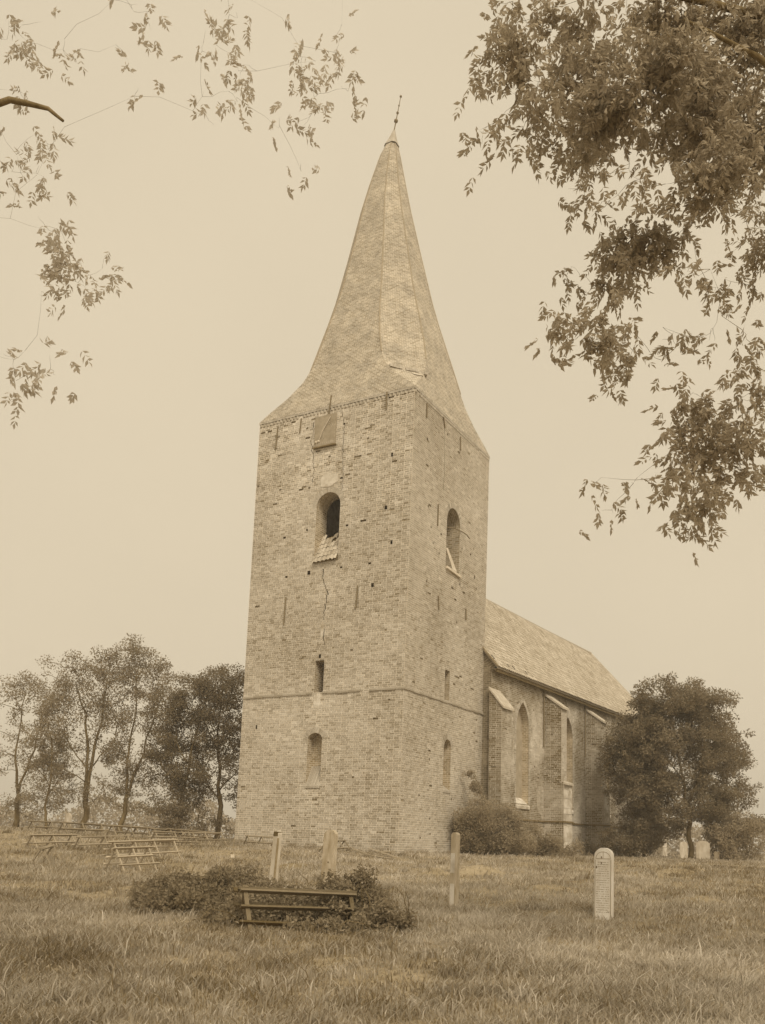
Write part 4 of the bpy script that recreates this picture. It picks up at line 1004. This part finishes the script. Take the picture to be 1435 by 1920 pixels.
def canopy(name, label, base, stems, B, leafL, seedshift=0, tone=.4, thin=1.):
    root = empty(name, base, label, 'tree', 'trees overhanging the viewpoint'); nodes = []
    for i, (pts, ra, rb_) in enumerate(stems):
        pp = [Vector(p) for p in pts]; dense = polyline(pp, 4)
        dense = [p+Vector((noise.noise(p*1.1), noise.noise(p*1.1+Vector((7, 0, 0))), noise.noise(p*1.1+Vector((0, 9, 0)))))*.05*(0 if k_ == 0 else 1) for k_, p in enumerate(dense)]
        n = len(dense); mb = MB(); mb.tube(dense, [ra+(rb_-ra)*k_/(n-1) for k_ in range(n)], 8); mb.build('trunk' if i == 0 else 'limb', M['bark'], root, True)
        if ra != .05 or i != 1 or leafL > .09: nodes += dense
    C, D, L, T, cen = [], [], [], [], []
    for (x, y, z, rx, rz, de) in B:
        area = PI*rx*rz; ns = int(thin*min(3.2, -math.log(1-.955*de))*area/.0062)+3; ctr = np.array((x, y, z)); cen.append((x, y, z+rz*.35))
        nsub = max(2, int(area/.03)); subs = ctr+rng.normal(size=(nsub, 3))*np.array([rx, .28, rz])*.44
        for s_ in subs: cen.append(tuple(s_+np.array([0, 0, .05])))
        for q in range(ns):
            p = subs[rng.integers(nsub)]+rng.normal(size=3)*np.array([.10, .14, .10]) if rng.random() < .75 else ctr+rng.normal(size=3)*np.array([rx*.5, .25, rz*.5])
            ax = unit(np.array([rng.normal()*.55, rng.normal()*.55, -.75+rng.normal()*.35])); side = unit(np.cross(ax, rng.normal(size=3)))
            nl = rng.integers(3, 5); rl = rng.uniform(.10, .19); tt = .42+rng.normal()*.16
            for k_ in range(nl):
                f_ = (k_+.6)/nl
                for sg in (1, -1):
                    C.append(p+ax*rl*f_); D.append(unit(ax*.75+side*sg*.75+rng.normal(size=3)*.18)); L.append(leafL*rng.uniform(.7, 1.15)); T.append(tt+rng.normal()*.07)
            C.append(p+ax*rl); D.append(ax); L.append(leafL); T.append(tt)
    tw = connect(nodes, cen, .0015 if thin < 1 else .003, .0005 if thin < 1 else .0009, .6); tw.build('twigs', M['bark'], root, True)['kind'] = 'stuff'
    add_leaf_mesh('foliage', np.array(C), np.array(D), np.array(L), np.array(L)*.44, M['leaf_pale'] if thin < 1 else M['leaf_near'], root, np.array(T))
CROWN_R = [(5.9, 10.5, 7.4, .8, .9, .9), (6.6, 11.2, 8.9, 1.0, 1.0, .9), (7.6, 11.6, 9.6, 1.0, 1.1, .9), (6.2, 10.8, 10.6, 1.2, .8, .95), (4.9, 10.4, 11.4, 1.0, .6, .9), (7.4, 11.4, 7.6, .9, .9, .8), (6.4, 11.0, 11.8, 1.2, .7, .9), (3.4, 10.2, 11.5, .9, .5, .8), (5.6, 10.4, 5.6, .6, .7, .7), (7.3, 11.3, 6.0, .7, .7, .7)]
CROWN_L = [(-5.7, 9.5, 7.6, .7, .8, .6), (-6.3, 9.8, 9.2, .9, .9, .7), (-5.5, 9.6, 10.8, 1.0, .7, .7), (-7.1, 9.9, 8.0, .8, .9, .6), (-6.9, 9.9, 10.6, .9, .8, .7), (-5.6, 9.4, 6.0, .5, .6, .5)]
canopy('overhanging_tree', 'near tree whose dense drooping leafy boughs hang into the top right', (6.9, 11.0, -1.6),
       [([(6.9, 11, -1.6), (6.8, 11, 2.5), (6.5, 10.8, 6.0), (6.0, 10.6, 9.5), (6.3, 10.8, 11.3)], .30, .05), ([(6.2, 10.7, 8.6), (7.0, 11.2, 9.5), (7.7, 11.6, 10.0)], .09, .02), ([(6.6, 10.9, 5.6), (7.1, 11.2, 6.8), (7.5, 11.4, 7.9)], .08, .02), ([(6.6, 10.8, 5.0), (5.8, 10.5, 6.3), (4.9, 10.5, 7.2)], .07, .02),
        ([(6.3, 10.7, 7.5), (5.4, 10.4, 8.9), (4.4, 10.1, 9.6), (3.4, 9.9, 9.9)], .08, .015), ([(6.0, 10.6, 9.2), (4.5, 10.2, 10.3), (2.8, 10.0, 10.5), (1.6, 9.7, 10.5)], .07, .012), ([(6.7, 10.9, 3.2), (5.6, 10.6, 4.8), (5.0, 10.4, 5.5)], .06, .018)], RB+CROWN_R, .095)
canopy('overhanging_tree', 'near tree sending thin sparse leafy twigs and a broken bough into the top left', (-6.3, 9.6, -1.6),
       [([(-6.3, 9.6, -1.6), (-6.2, 9.6, 3.0), (-6.0, 9.5, 7.0), (-5.6, 9.5, 10.5)], .30, .12), ([(-6.05, 9.5, 7.0), (-5.1, 9.45, 7.9), (-4.4, 9.4, 8.13), (-4.13, 9.4, 8.08), (-3.9, 9.35, 8.0), (-3.71, 9.3, 7.83)], .05, .016),
        ([(-5.7, 9.5, 10.0), (-4.4, 9.5, 11.3), (-2.2, 9.4, 12.0), (-.7, 9.4, 11.6)], .05, .012), ([(-6.1, 9.5, 5.4), (-5.4, 9.5, 6.3), (-4.6, 9.5, 6.8)], .035, .010), ([(-6.15, 9.6, 3.8), (-5.2, 9.4, 4.9), (-4.5, 9.2, 5.1)], .03, .010)], LB[:24]+LB[25:29]+LB[30:]+CROWN_L, .08, 0, .5, .85)

# ------------------------------------------------------------------ grave steles
def stele(name, label, base, w, th, h, yaw, mat, top='round', lean=(0, 0), cat='headstone', group='grave steles on the grass', detail=None):
    root = empty(name, base, label, cat, group); B = np.array(base)
    X = np.array([math.cos(yaw), math.sin(yaw), 0]); Y = np.array([math.sin(yaw), -math.cos(yaw), 0])   # Y: outward face normal
    Z = np.array([lean[0], lean[1], 1.])
    n = 10; prof = [(-w/2, -.15), (w/2, -.15)]
    if top == 'round':
        r = w/2; prof += [(w/2*math.cos(PI*i/n), h-r*.85+r*.85*math.sin(PI*i/n)) for i in range(n+1)]
    elif top == 'shoulder': prof += [(w/2, h-.16), (w*.30, h-.03), (.0, h), (-w*.30, h-.03), (-w/2, h-.16)]
    else: prof += [(w/2, h-.03), (w*.38, h), (-w*.38, h), (-w/2, h-.03)]
    mb = MB(); k = len(prof); bev = .012
    f0 = [B+X*u*(1-bev/w*2)+Z*z+Y*th/2 for u, z in prof]; f1 = [B+X*u+Z*(z-(.0 if z < h*.5 else .006))+Y*(th/2-bev) for u, z in prof]; b0 = [B+X*u+Z*z-Y*th/2 for u, z in prof]
    mb.add(f0+f1+b0, [tuple(range(k))]+[(i, k+i, k+(i+1) % k, (i+1) % k) for i in range(k)]+[(k+i, 2*k+i, 2*k+(i+1) % k, k+(i+1) % k) for i in range(k)]+[tuple(2*k+i for i in reversed(range(k)))])
    mb.build('slab', M[mat], root)
    return root, (lambda u, z, d=0.: B+X*u+Z*z+Y*(th/2+d)), X, Y, Z
r_, Pf, X, Y, Z = stele('grave_stele', 'tall pale round-topped stele covered in carved lines of lettering, standing alone in grass', (4.15, 17.3, gz1(4.15, 17.3)), .335, .13, 1.30, -.50, 'stele', 'round', (.015, 0))
mb = MB()
for u in (-.145, .145): mb.box(Pf(u, .56, .004), X*.004, Y*.003, Z*.52)
mb.box(Pf(0, 1.10, .004), X*.14, Y*.003, Z*.0035)
q = [Pf(.135*math.cos(PI*i/14), 1.105+.12*math.sin(PI*i/14), .003) for i in range(15)]; mb.tube(q, [.004]*15, 4)
mb.box(Pf(0, 1.17, .003), X*.003, Y*.003, Z*.06); mb.build('carved_border', M['carve'], r_)['kind'] = 'stuff'
mb = MB(); rr = random.Random(8); rows_ = [(.30, 2), (.60, 2), (.75, 2), (.8, 2), (.4, 1)]; z = 1.035; li = 0
while z > .10:
    ext = (.10, .115, .09, .07, .12, .12, .12, .12, .125, .12, .06, .12, .12, .12, .12, .12, .12, .12, .12, .12, .12)[li % 21]; u = -ext
    while u < ext:
        wl = rr.uniform(.02, .055); v_ = u
        while v_ < min(u+wl, ext):
            if rr.random() < .85: mb.box(Pf(v_, z+rr.uniform(-.001, .001), .003), X*.0024, Y*.002, Z*rr.uniform(.004, .0085))
            if rr.random() < .45: mb.box(Pf(v_+.004, z+rr.choice((-.006, .006, 0)), .003), X*.004, Y*.002, Z*.0016)
            v_ += .0105
        u += wl+.014
    z -= .041; li += 1
o = mb.build('inscription', M['carve'], r_); o['kind'] = 'stuff'
for (u, z, s_) in ((-.03, 1.125, .014), (-.03, 1.02, .013), (-.12, .945, .018)):
    mb = MB(); mb.add([Pf(u+s_*.7*math.cos(a_), z+s_*1.5*math.sin(a_), .006) for a_ in np.linspace(0, 2*PI, 9)[:-1]]+[Pf(u, z, .009)], [(i, (i+1) % 8, 8) for i in range(8)]); mb.build('lichen_spot', M['moss'], r_)
r_, Pf, X, Y, Z = stele('grave_stele', 'narrow weathered streaked post-like stele leaning right, in front of the big shrub', (1.57, 19.4, gz1(1.57, 19.4)-.03), .15, .13, 1.55, -.62, 'stele_d', 'round', (.012, 0))
for (z0, z1) in ((.06, .5), (.72, 1.12)):
    mb = MB(); 
    mb.box(Pf(-.01, (z0+z1)/2, .003), X*.05, Y*.003, Z*(z1-z0)/2); mb.build('paint_remains', M['render'], r_)
r_, Pf, X, Y, Z = stele('grave_stele', 'slim pale stele with dark mossy head leaning right, behind the bramble', (-2.50, 22.4, gz1(-2.5, 22.4)), .19, .12, 1.36, -.80, 'stele_m', 'round', (.055, 0))
for dz in (.02,):
    mb = MB(); mb.box(Pf(.085, .60, -.02), X*.012, Y*.024, Z*.58); mb.build('groove', M['carve'], r_)
    mb = MB(); mb.box(Pf(0, 1.28, -.06), X*.085, Y*.064, Z*.055); mb.build('moss_cap', M['moss'], r_)
r_, Pf, X, Y, Z = stele('grave_stele', 'broad grey stele with rounded head, behind the bramble before the tower wall', (-1.30, 24.3, gz1(-1.3, 24.3)), .37, .13, 1.36, -.55, 'stele_d', 'round', (.04, 0))
mb = MB(); mb.add([Pf(.02+.02*math.cos(a_), .52+.025*math.sin(a_), .005) for a_ in np.linspace(0, 2*PI, 9)[:-1]]+[Pf(.02, .52, .008)], [(i, (i+1) % 8, 8) for i in range(8)]); mb.build('lichen_spot', M['moss'], r_)
stele('headstone', 'pale round-topped headstone far off between the left-hand trees', at_g(-18.3, 54.8), .46, .14, 1.05, -.5, 'stele_m', 'round', (.01, 0), group='far headstones')
stele('headstone', 'narrow pale headstone in the shade just left of the big tree trunk', at_g(17.15, 52.6), .42, .14, 1.05, -.4, 'stele_m', 'round', (0, 0), group='far headstones')
stele('headstone', 'wide pale headstone in the shade just right of the big tree trunk', at_g(18.45, 53.2), .75, .14, 1.15, -.4, 'stele_m', 'shoulder', (0, 0), group='far headstones')
stele('headstone', 'low dull headstone half hidden between the shrub and the wide pale headstone', at_g(19.15, 53.0), .3, .12, .55, -.4, 'stele_d', 'flat', (0, 0), group='far headstones')
mk = empty('grave_marker', at_g(-4.48, 28.6), 'thin stake with a tiny white plate in the grass left of the slim stele', 'grave marker')
mb = MB(); b = Vector(at_g(-4.48, 28.6)); mb.tube([b, b+Vector((.03, 0, .35)), b+Vector((.06, 0, .95))], [.012, .011, .008], 5); mb.build('stake', M['wood'], mk)
mb = MB(); mb.box(b+Vector((.03, -.02, .36)), (.055, 0, 0), (0, .01, 0), (0, 0, .05)); mb.build('plate', M['white'], mk)

# ------------------------------------------------------------------ slatted wooden frames over the graves
def grave_cover(label, start, ang, L, hw=.42, h=.68, nr=2, nsl=4, tone=.55, thick=.03, broken=.0, far_side=True, bw=.07, seed=0, sink=0., drop=.06):
    """tent of rafters and slats; start = near bottom corner, ang = heading of the ridge in plan"""
    rr = random.Random(seed); d = Vector((math.cos(ang), math.sin(ang), 0)); o_ = Vector((d.y, -d.x, 0))     # o_: towards the camera side
    z0 = gz1(start[0], start[1])-drop; B = Vector((start[0], start[1], z0)); e = B+d*L; z1 = gz1(e.x, e.y)-drop; rise = (z1-z0+sink)/L
    root = empty('grave_cover', tuple(B), label, 'grave cover', 'slatted wooden grave covers')
    def pt(u, side, f):      # u along, side 0 near / 1 far, f 0 bottom .. 1 ridge
        w = hw*(1-f) if side == 0 else -hw*(1-f)
        return B-o_*hw+o_*w+d*u+Vector((0, 0, h*f+rise*u))
    for side in ((0, 1) if far_side else (0,)):
        for i in range(nr):
            u = L*(.04+.92*i/(nr-1)); a_ = pt(u, side, -.05); b_ = pt(u+rr.uniform(-.03, .03), side, 1.04)
            mb = MB(); mb.bar(a_, b_, thick*1.3, bw*.7, tuple(d), tone+rr.uniform(-.1, .1)); mb.build('rafter', M['rail'], root)
        for i in range(nsl):
            f = .06+.90*i/(nsl-1)+rr.uniform(-.02, .02)
            if rr.random() < broken: continue
            ua, ub = -rr.uniform(.0, .14), L+rr.uniform(-.02, .16)
            if rr.random() < .18: ub = L*rr.uniform(.45, .8)
            off = (o_ if side == 0 else -o_)*thick*1.1
            mb = MB(); mb.bar(pt(ua, side, f+rr.uniform(-.02, .02))+off, pt(ub, side, f+rr.uniform(-.03, .03))+off, thick, bw, tuple((o_ if side == 0 else -o_)*h+Vector((0, 0, hw))), tone+rr.uniform(-.12, .16)); mb.build('slat', M['rail'], root)
    mb = MB(); mb.bar(pt(-.05, 0, 1.0), pt(L+.05, 0, 1.0), bw*.7, thick*1.2, (0, 0, 1), tone+.05); mb.build('ridge_rail', M['rail'], root)
    return root
AN = math.atan2(.838, .5455)
grave_cover('nearest slatted grave cover, broad boards sunk among brambles in front of the two steles', (-1.92, 14.1), .40, 1.85, .46, .76, 2, 4, .14, .03, 0, True, .095, 1, -.05, .13)
grave_cover('overgrown slatted grave cover almost buried in the left part of the bramble', (-3.95, 17.4), .5, 1.8, .44, .66, 2, 3, .12, .03, 0, True, .085, 2, 0, .12)
grave_cover('short pale slatted grave cover, front one of the clear pair in the grass at left', (-6.80, 25.2), AN, 1.25, .44, .72, 3, 4, .72, .028, 0, True, .06, 3)
grave_cover('long pale slatted grave cover with four rafters just behind the short pale one', (-7.9, 28.6), AN, 2.7, .42, .66, 4, 4, .68, .028, .1, True, .06, 4)
grave_cover('small collapsed dark grave cover standing alone at the far left of the grass', (-9.35, 26.9), AN+.5, .8, .34, .52, 2, 2, .38, .028, .2, True, .09, 5)
grave_cover('slatted grave cover with a bleached upright rafter behind the small collapsed one', (-11.6, 31.8), AN, 1.8, .40, .55, 3, 3, .58, .028, .25, True, .06, 6)
grave_cover('low slatted grave cover between the bleached one and the long four-raftered one', (-10.1, 32.2), AN, 2.3, .40, .55, 3, 3, .52, .028, .2, True, .06, 7)
grave_cover('dull slatted grave cover behind the right end of the long four-raftered one', (-8.3, 35.6), AN, 2.2, .42, .6, 3, 4, .45, .028, .15, True, .06, 8)
grave_cover('slatted grave cover left of the stake with the white plate, close to the tower foot', (-7.4, 37.4), AN, 2.1, .42, .6, 3, 3, .48, .028, .2, True, .06, 9)
grave_cover('slatted grave cover by the foot of the tower wall, right of the broad stele', (-1.75, 37.2), AN+.2, 2.0, .42, .58, 4, 3, .40, .03, .0, True, .07, 10)
grave_cover('slatted grave cover by the foot of the tower wall, left of the slim stele', (-5.4, 39.6), AN-.3, 1.5, .40, .5, 3, 3, .42, .03, .2, True, .06, 11)
for i, (x, y, L, lb) in enumerate([(-16.4, 44.5, 2.3, 'leftmost slatted grave cover of the far row under the trees'), (-15.0, 45.5, 2.3, 'second slatted grave cover from the left in the far row under the trees'), (-13.2, 44.6, 2.5, 'long slatted grave cover of the far row in front of the leaning open-topped tree'),
                                (-11.8, 46.0, 2.4, 'slatted grave cover of the far row in front of the dense skirted tree'), (-10.2, 46.5, 2.4, 'slatted grave cover of the far row in front of the clear forked trunk'), (-8.9, 43.0, 2.0, 'slatted grave cover of the far row nearest the tower edge'),
                                (-13.4, 40.0, 2.2, 'slatted grave cover standing forward of the left end of the far row'), (-11.3, 40.2, 2.2, 'slatted grave cover standing forward of the middle of the far row')]):
    grave_cover(lb, (x, y), AN+rnd.uniform(-.06, .06), L, .40, .56, 3, 3, .4, .03, .12, True, .06, 20+i)
pile = empty('stick_pile', at_g(-.25, 36.6), 'untidy heap of broken sticks and slats by the tower corner', 'stick pile')
b = Vector(at_g(-.25, 36.6))
for i in range(14):
    p = b+Vector((rnd.uniform(-.6, .9), rnd.uniform(-.3, .3), rnd.uniform(.03, .30))); a_ = rnd.uniform(-.7, .5); q = Vector((math.cos(a_), rnd.uniform(-.4, .4), math.sin(a_)*.5)).normalized()*rnd.uniform(.25, .6)
    mb = MB(); mb.bar(p-q, p+q, .03, .03, (0, 0, 1), rnd.uniform(.3, .75)); mb.build('stick', M['rail'], pile)

# brambles round the nearest frames
def bramble(label, base, ells, leaf, dens, seed):
    root = bush('bramble', label, base, [(a_[0], a_[1], a_[2]*.82, a_[3]*1.05, a_[4], a_[5]*.95, int(a_[6]*1.15), a_[7]*.85) for a_ in ells], leaf, dens*2.0, .34, 'bramble', 'bramble', 14, 'brambles over the graves', .62)
    mb = MB(); rr = random.Random(seed); B = Vector(base)
    for i in range(26):
        e = rr.choice(ells); s_ = B+Vector((e[0]+rr.uniform(-1, 1)*e[3], e[1]+rr.uniform(-1, 1)*e[4], .05)); h = rr.uniform(.3, .95)*(e[2]+e[5]); t_ = s_+Vector((rr.uniform(-.7, .7), rr.uniform(-.5, .3), h*.5))
        mb.tube([s_, s_.lerp(t_, .4)+Vector((0, 0, h*.75)), s_.lerp(t_, .8)+Vector((0, 0, h*.8)), t_], [.006, .006, .005, .003], 4, .5, False)
    mb.build('canes', M['bark'], root, True)['kind'] = 'stuff'
bramble('mass of bramble growing through the nearest slatted frame below the broad stele', at_g(-.75, 15.6), [(-.1, .1, .45, .85, .6, .36, 34, .21), (.35, .2, .60, .60, .5, .42, 36, .21), (-1.1, .5, .45, .6, .5, .32, 22, .18), (.8, -.5, .30, .55, .45, .33, 30, .19), (-.2, -.55, .30, .8, .25, .28, 20, .15), (0, -.95, .10, 1.0, .25, .12, 22, .14), (-1.45, -.5, .28, .6, .5, .28, 28, .18), (.2, -1.35, .12, .9, .2, .14, 20, .13)], .062, 1000, 1)
bramble('mass of bramble smothering the overgrown frame left of the nearest slatted frame', at_g(-3.0, 17.3), [(-.5, .2, .42, .85, .6, .34, 36, .20), (.4, .3, .55, .75, .6, .36, 36, .20), (-1.0, -.3, .28, .6, .5, .28, 20, .18), (0, -1.0, .25, 1.1, .6, .28, 36, .19), (.9, -1.3, .2, .6, .6, .25, 20, .18)], .062, 950, 2)

# ------------------------------------------------------------------ thin summer haze
hz = MB(); hz.box((0, 0, 19.5), (900, 0, 0), (0, 900, 0), (0, 0, 24.5))
hm = bpy.data.materials.new('haze'); hm.use_nodes = True; ht = hm.node_tree; ht.nodes.clear()
ho = ht.nodes.new('ShaderNodeOutputMaterial'); pv = ht.nodes.new('ShaderNodeVolumePrincipled')
pv.inputs['Color'].default_value = (.98, .96, .93, 1); pv.inputs['Density'].default_value = .0013; pv.inputs['Anisotropy'].default_value = 0
ht.links.new(pv.outputs[0], ho.inputs['Volume'])
haze = hz.build('haze', hm); tag(haze, 'thin pale haze in the air over the churchyard', 'haze', kind='stuff')

# ------------------------------------------------------------------ far hedge line
n = 45000
hx = rng.uniform(-130, 90, n); hh = 3.4+1.5*np.sin(hx*.13)+1.1*np.sin(hx*.41+1)+.6*np.sin(hx*1.1); hy = 150+rng.normal(0, 3, n)
hc = np.stack([hx, hy, gz(hx, hy)+rng.random(n)**.8*(hh+1.6)], -1)
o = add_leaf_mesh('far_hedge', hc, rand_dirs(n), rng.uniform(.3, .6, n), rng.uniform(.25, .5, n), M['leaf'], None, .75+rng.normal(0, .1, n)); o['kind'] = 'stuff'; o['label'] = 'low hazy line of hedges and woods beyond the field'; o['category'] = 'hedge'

# ------------------------------------------------------------------ weeds along the foot of the walls
wc = []
for (o_, a_, L_, nrm_, n_) in ((C0, DL, 8.8, NL_, 110), (C0, DR, 6.0, NR_, 60)):
    for i in range(n_):
        u = rnd.uniform(-.2, L_); q = o_+a_*u+nrm_*rnd.uniform(.05, .45); wc.append((q[0], q[1], gz1(q[0], q[1])+rnd.uniform(.02, .16)))
for i in range(60):
    q = NP(rnd.uniform(3, 20), .9+rnd.uniform(0, .5), 0); wc.append((q[0], q[1], gz1(q[0], q[1])+rnd.uniform(.02, .2)))
for i in range(170):
    yy = rnd.uniform(9, 34); q = (rnd.uniform(-.44, .44)*yy, yy); wc.append((q[0], q[1], gz1(*q)+rnd.uniform(.0, .06)))
Cw, Dw, Lw, Ww, Tw = clump_leaves(wc, [rnd.uniform(.08, .2) for _ in wc], [rnd.randint(14, 40) for _ in wc], .06, .4, -.3, .8, .35)
o = add_leaf_mesh('weeds', Cw, Dw, Lw, Ww, M['bush'], None, Tw); o['label'] = 'low leafy weeds scattered in the grass and along the wall foot'; o['category'] = 'weeds'

# ------------------------------------------------------------------ grass
def tuftnoise(x, y): return np.sin(x*2.3+1.7*np.sin(y*1.9))*np.sin(y*2.7+1.3*np.sin(x*1.4+2))*.5+np.sin(x*.8+y*.5+2*np.sin(y*.3))*.35+np.sin(x*6.1+y*2.2)*np.sin(y*5.3-x*1.7)*.35
NB = 430000
uy = rng.random(NB); y = 6.2*(62/6.2)**(uy**1.02); x = (rng.random(NB)*2-1)*(y*.46+.8); wide = rng.random(NB) < .2; x = np.where(wide, np.sign(x)*(y*.46+.8+np.abs(x)*.55+rng.random(NB)*2.5), x)
tn = tuftnoise(x, y)
keep = rng.random(NB) < np.clip(.72+.5*tn, .22, 1)
qx, qy = x-C0[0], y-C0[1]
sT = qx*DR[0]+qy*DR[1]; tT = qx*DL[0]+qy*DL[1]
keep &= ~((sT > -.05) & (tT > -.05))
nx_, ny_ = x-N0[0], y-N0[1]; sN = nx_*NA[0]+ny_*NA[1]; tN = nx_*NO[0]+ny_*NO[1]
keep &= ~((sN > -1) & (tN < -.3))
x, y, tn = x[keep], y[keep], tn[keep]; n0g = len(x)
# denser, taller tussocks
tx, ty, tt_, th_ = [], [], [], []
for i in range(520):
    yy = 8.5*(44/8.5)**rnd.random(); xx = rnd.uniform(-.45, .45)*yy; q = (xx-C0[0])*DR[0]+(yy-C0[1])*DR[1]; w2 = (xx-C0[0])*DL[0]+(yy-C0[1])*DL[1]
    if (q > -.3 and w2 > -.3): continue
    m_ = rnd.randint(30, 90); r_t = rnd.uniform(.08, .28); tx.append(xx+rng.normal(0, r_t, m_)); ty.append(yy+rng.normal(0, r_t, m_)); tt_.append(np.full(m_, rnd.choice((-.2, -.15, -.1, .1, .22)))); th_.append(np.full(m_, rnd.uniform(1.0, 1.6)))
tx, ty, tt_, th_ = map(np.concatenate, (tx, ty, tt_, th_))
hx_ = np.concatenate([np.ones(n0g), th_]); tx_add = np.concatenate([np.zeros(n0g), tt_]); x = np.concatenate([x, tx]); y = np.concatenate([y, ty]); tn = np.concatenate([tn, np.full(len(tx), .1)]); n = len(x); z = gz(x, y)-.01
h = (.052+.064*np.clip(tn+.6, 0, 1.6))*rng.uniform(.5, 1.5, n); h = np.where(rng.random(n) < .03, h*1.9, h)*hx_
wd = (.0038+.00032*y)*rng.uniform(.7, 1.3, n)
az = rng.random(n)*2*PI; side = np.stack([np.cos(az), np.sin(az), 0*az], -1)
la = 1.2*np.sin(x*2.1+1.9*np.sin(y*1.1))+1.0*np.sin(y*1.7+1.3*np.sin(x*.9))+rng.normal(0, 1.6, n); bend = np.stack([np.cos(la), np.sin(la)*.7, 0*la], -1)*(h*rng.uniform(.25, .95, n))[:, None]
P0 = np.stack([x, y, z], -1); up = np.array([0, 0, 1.])
m1 = P0+bend*.28+up*(h*.55)[:, None]; tp = P0+bend+up*(h*rng.uniform(.75, 1.0, n))[:, None]
w_ = side*wd[:, None]
V = np.stack([P0-w_, P0+w_, m1+w_*.8, m1-w_*.8, tp+w_*.12, tp-w_*.12], 1).reshape(-1, 3)
k = np.arange(n)[:, None]*6
F = np.concatenate([k+np.array([[0, 1, 2, 3]]), k+np.array([[3, 2, 4, 5]])], 1).reshape(-1, 4)
tone = np.clip(.39+.24*tuftnoise(x*.35+3, y*.3)+.12*tuftnoise(y*.9, x*.8+2)+tx_add+rng.normal(0, .17, n)+np.where(rng.random(n) < .05, .3, 0)+.5*np.clip(tuftnoise(x*.55+9, y*.5+4)-.75, 0, .5), .02, 1)
grass = mesh_np('grass', V, F, M['grass'], None, np.repeat(tone, 2)); tag(grass, 'rough tufted churchyard grass', 'grass', kind='stuff')
print('grass blades', n, 'tris', sum(len(o.data.loops)-2*len(o.data.polygons) for o in COL.objects if o.type == 'MESH'), 'bricks', len(allb), 'tiles', len(tl))
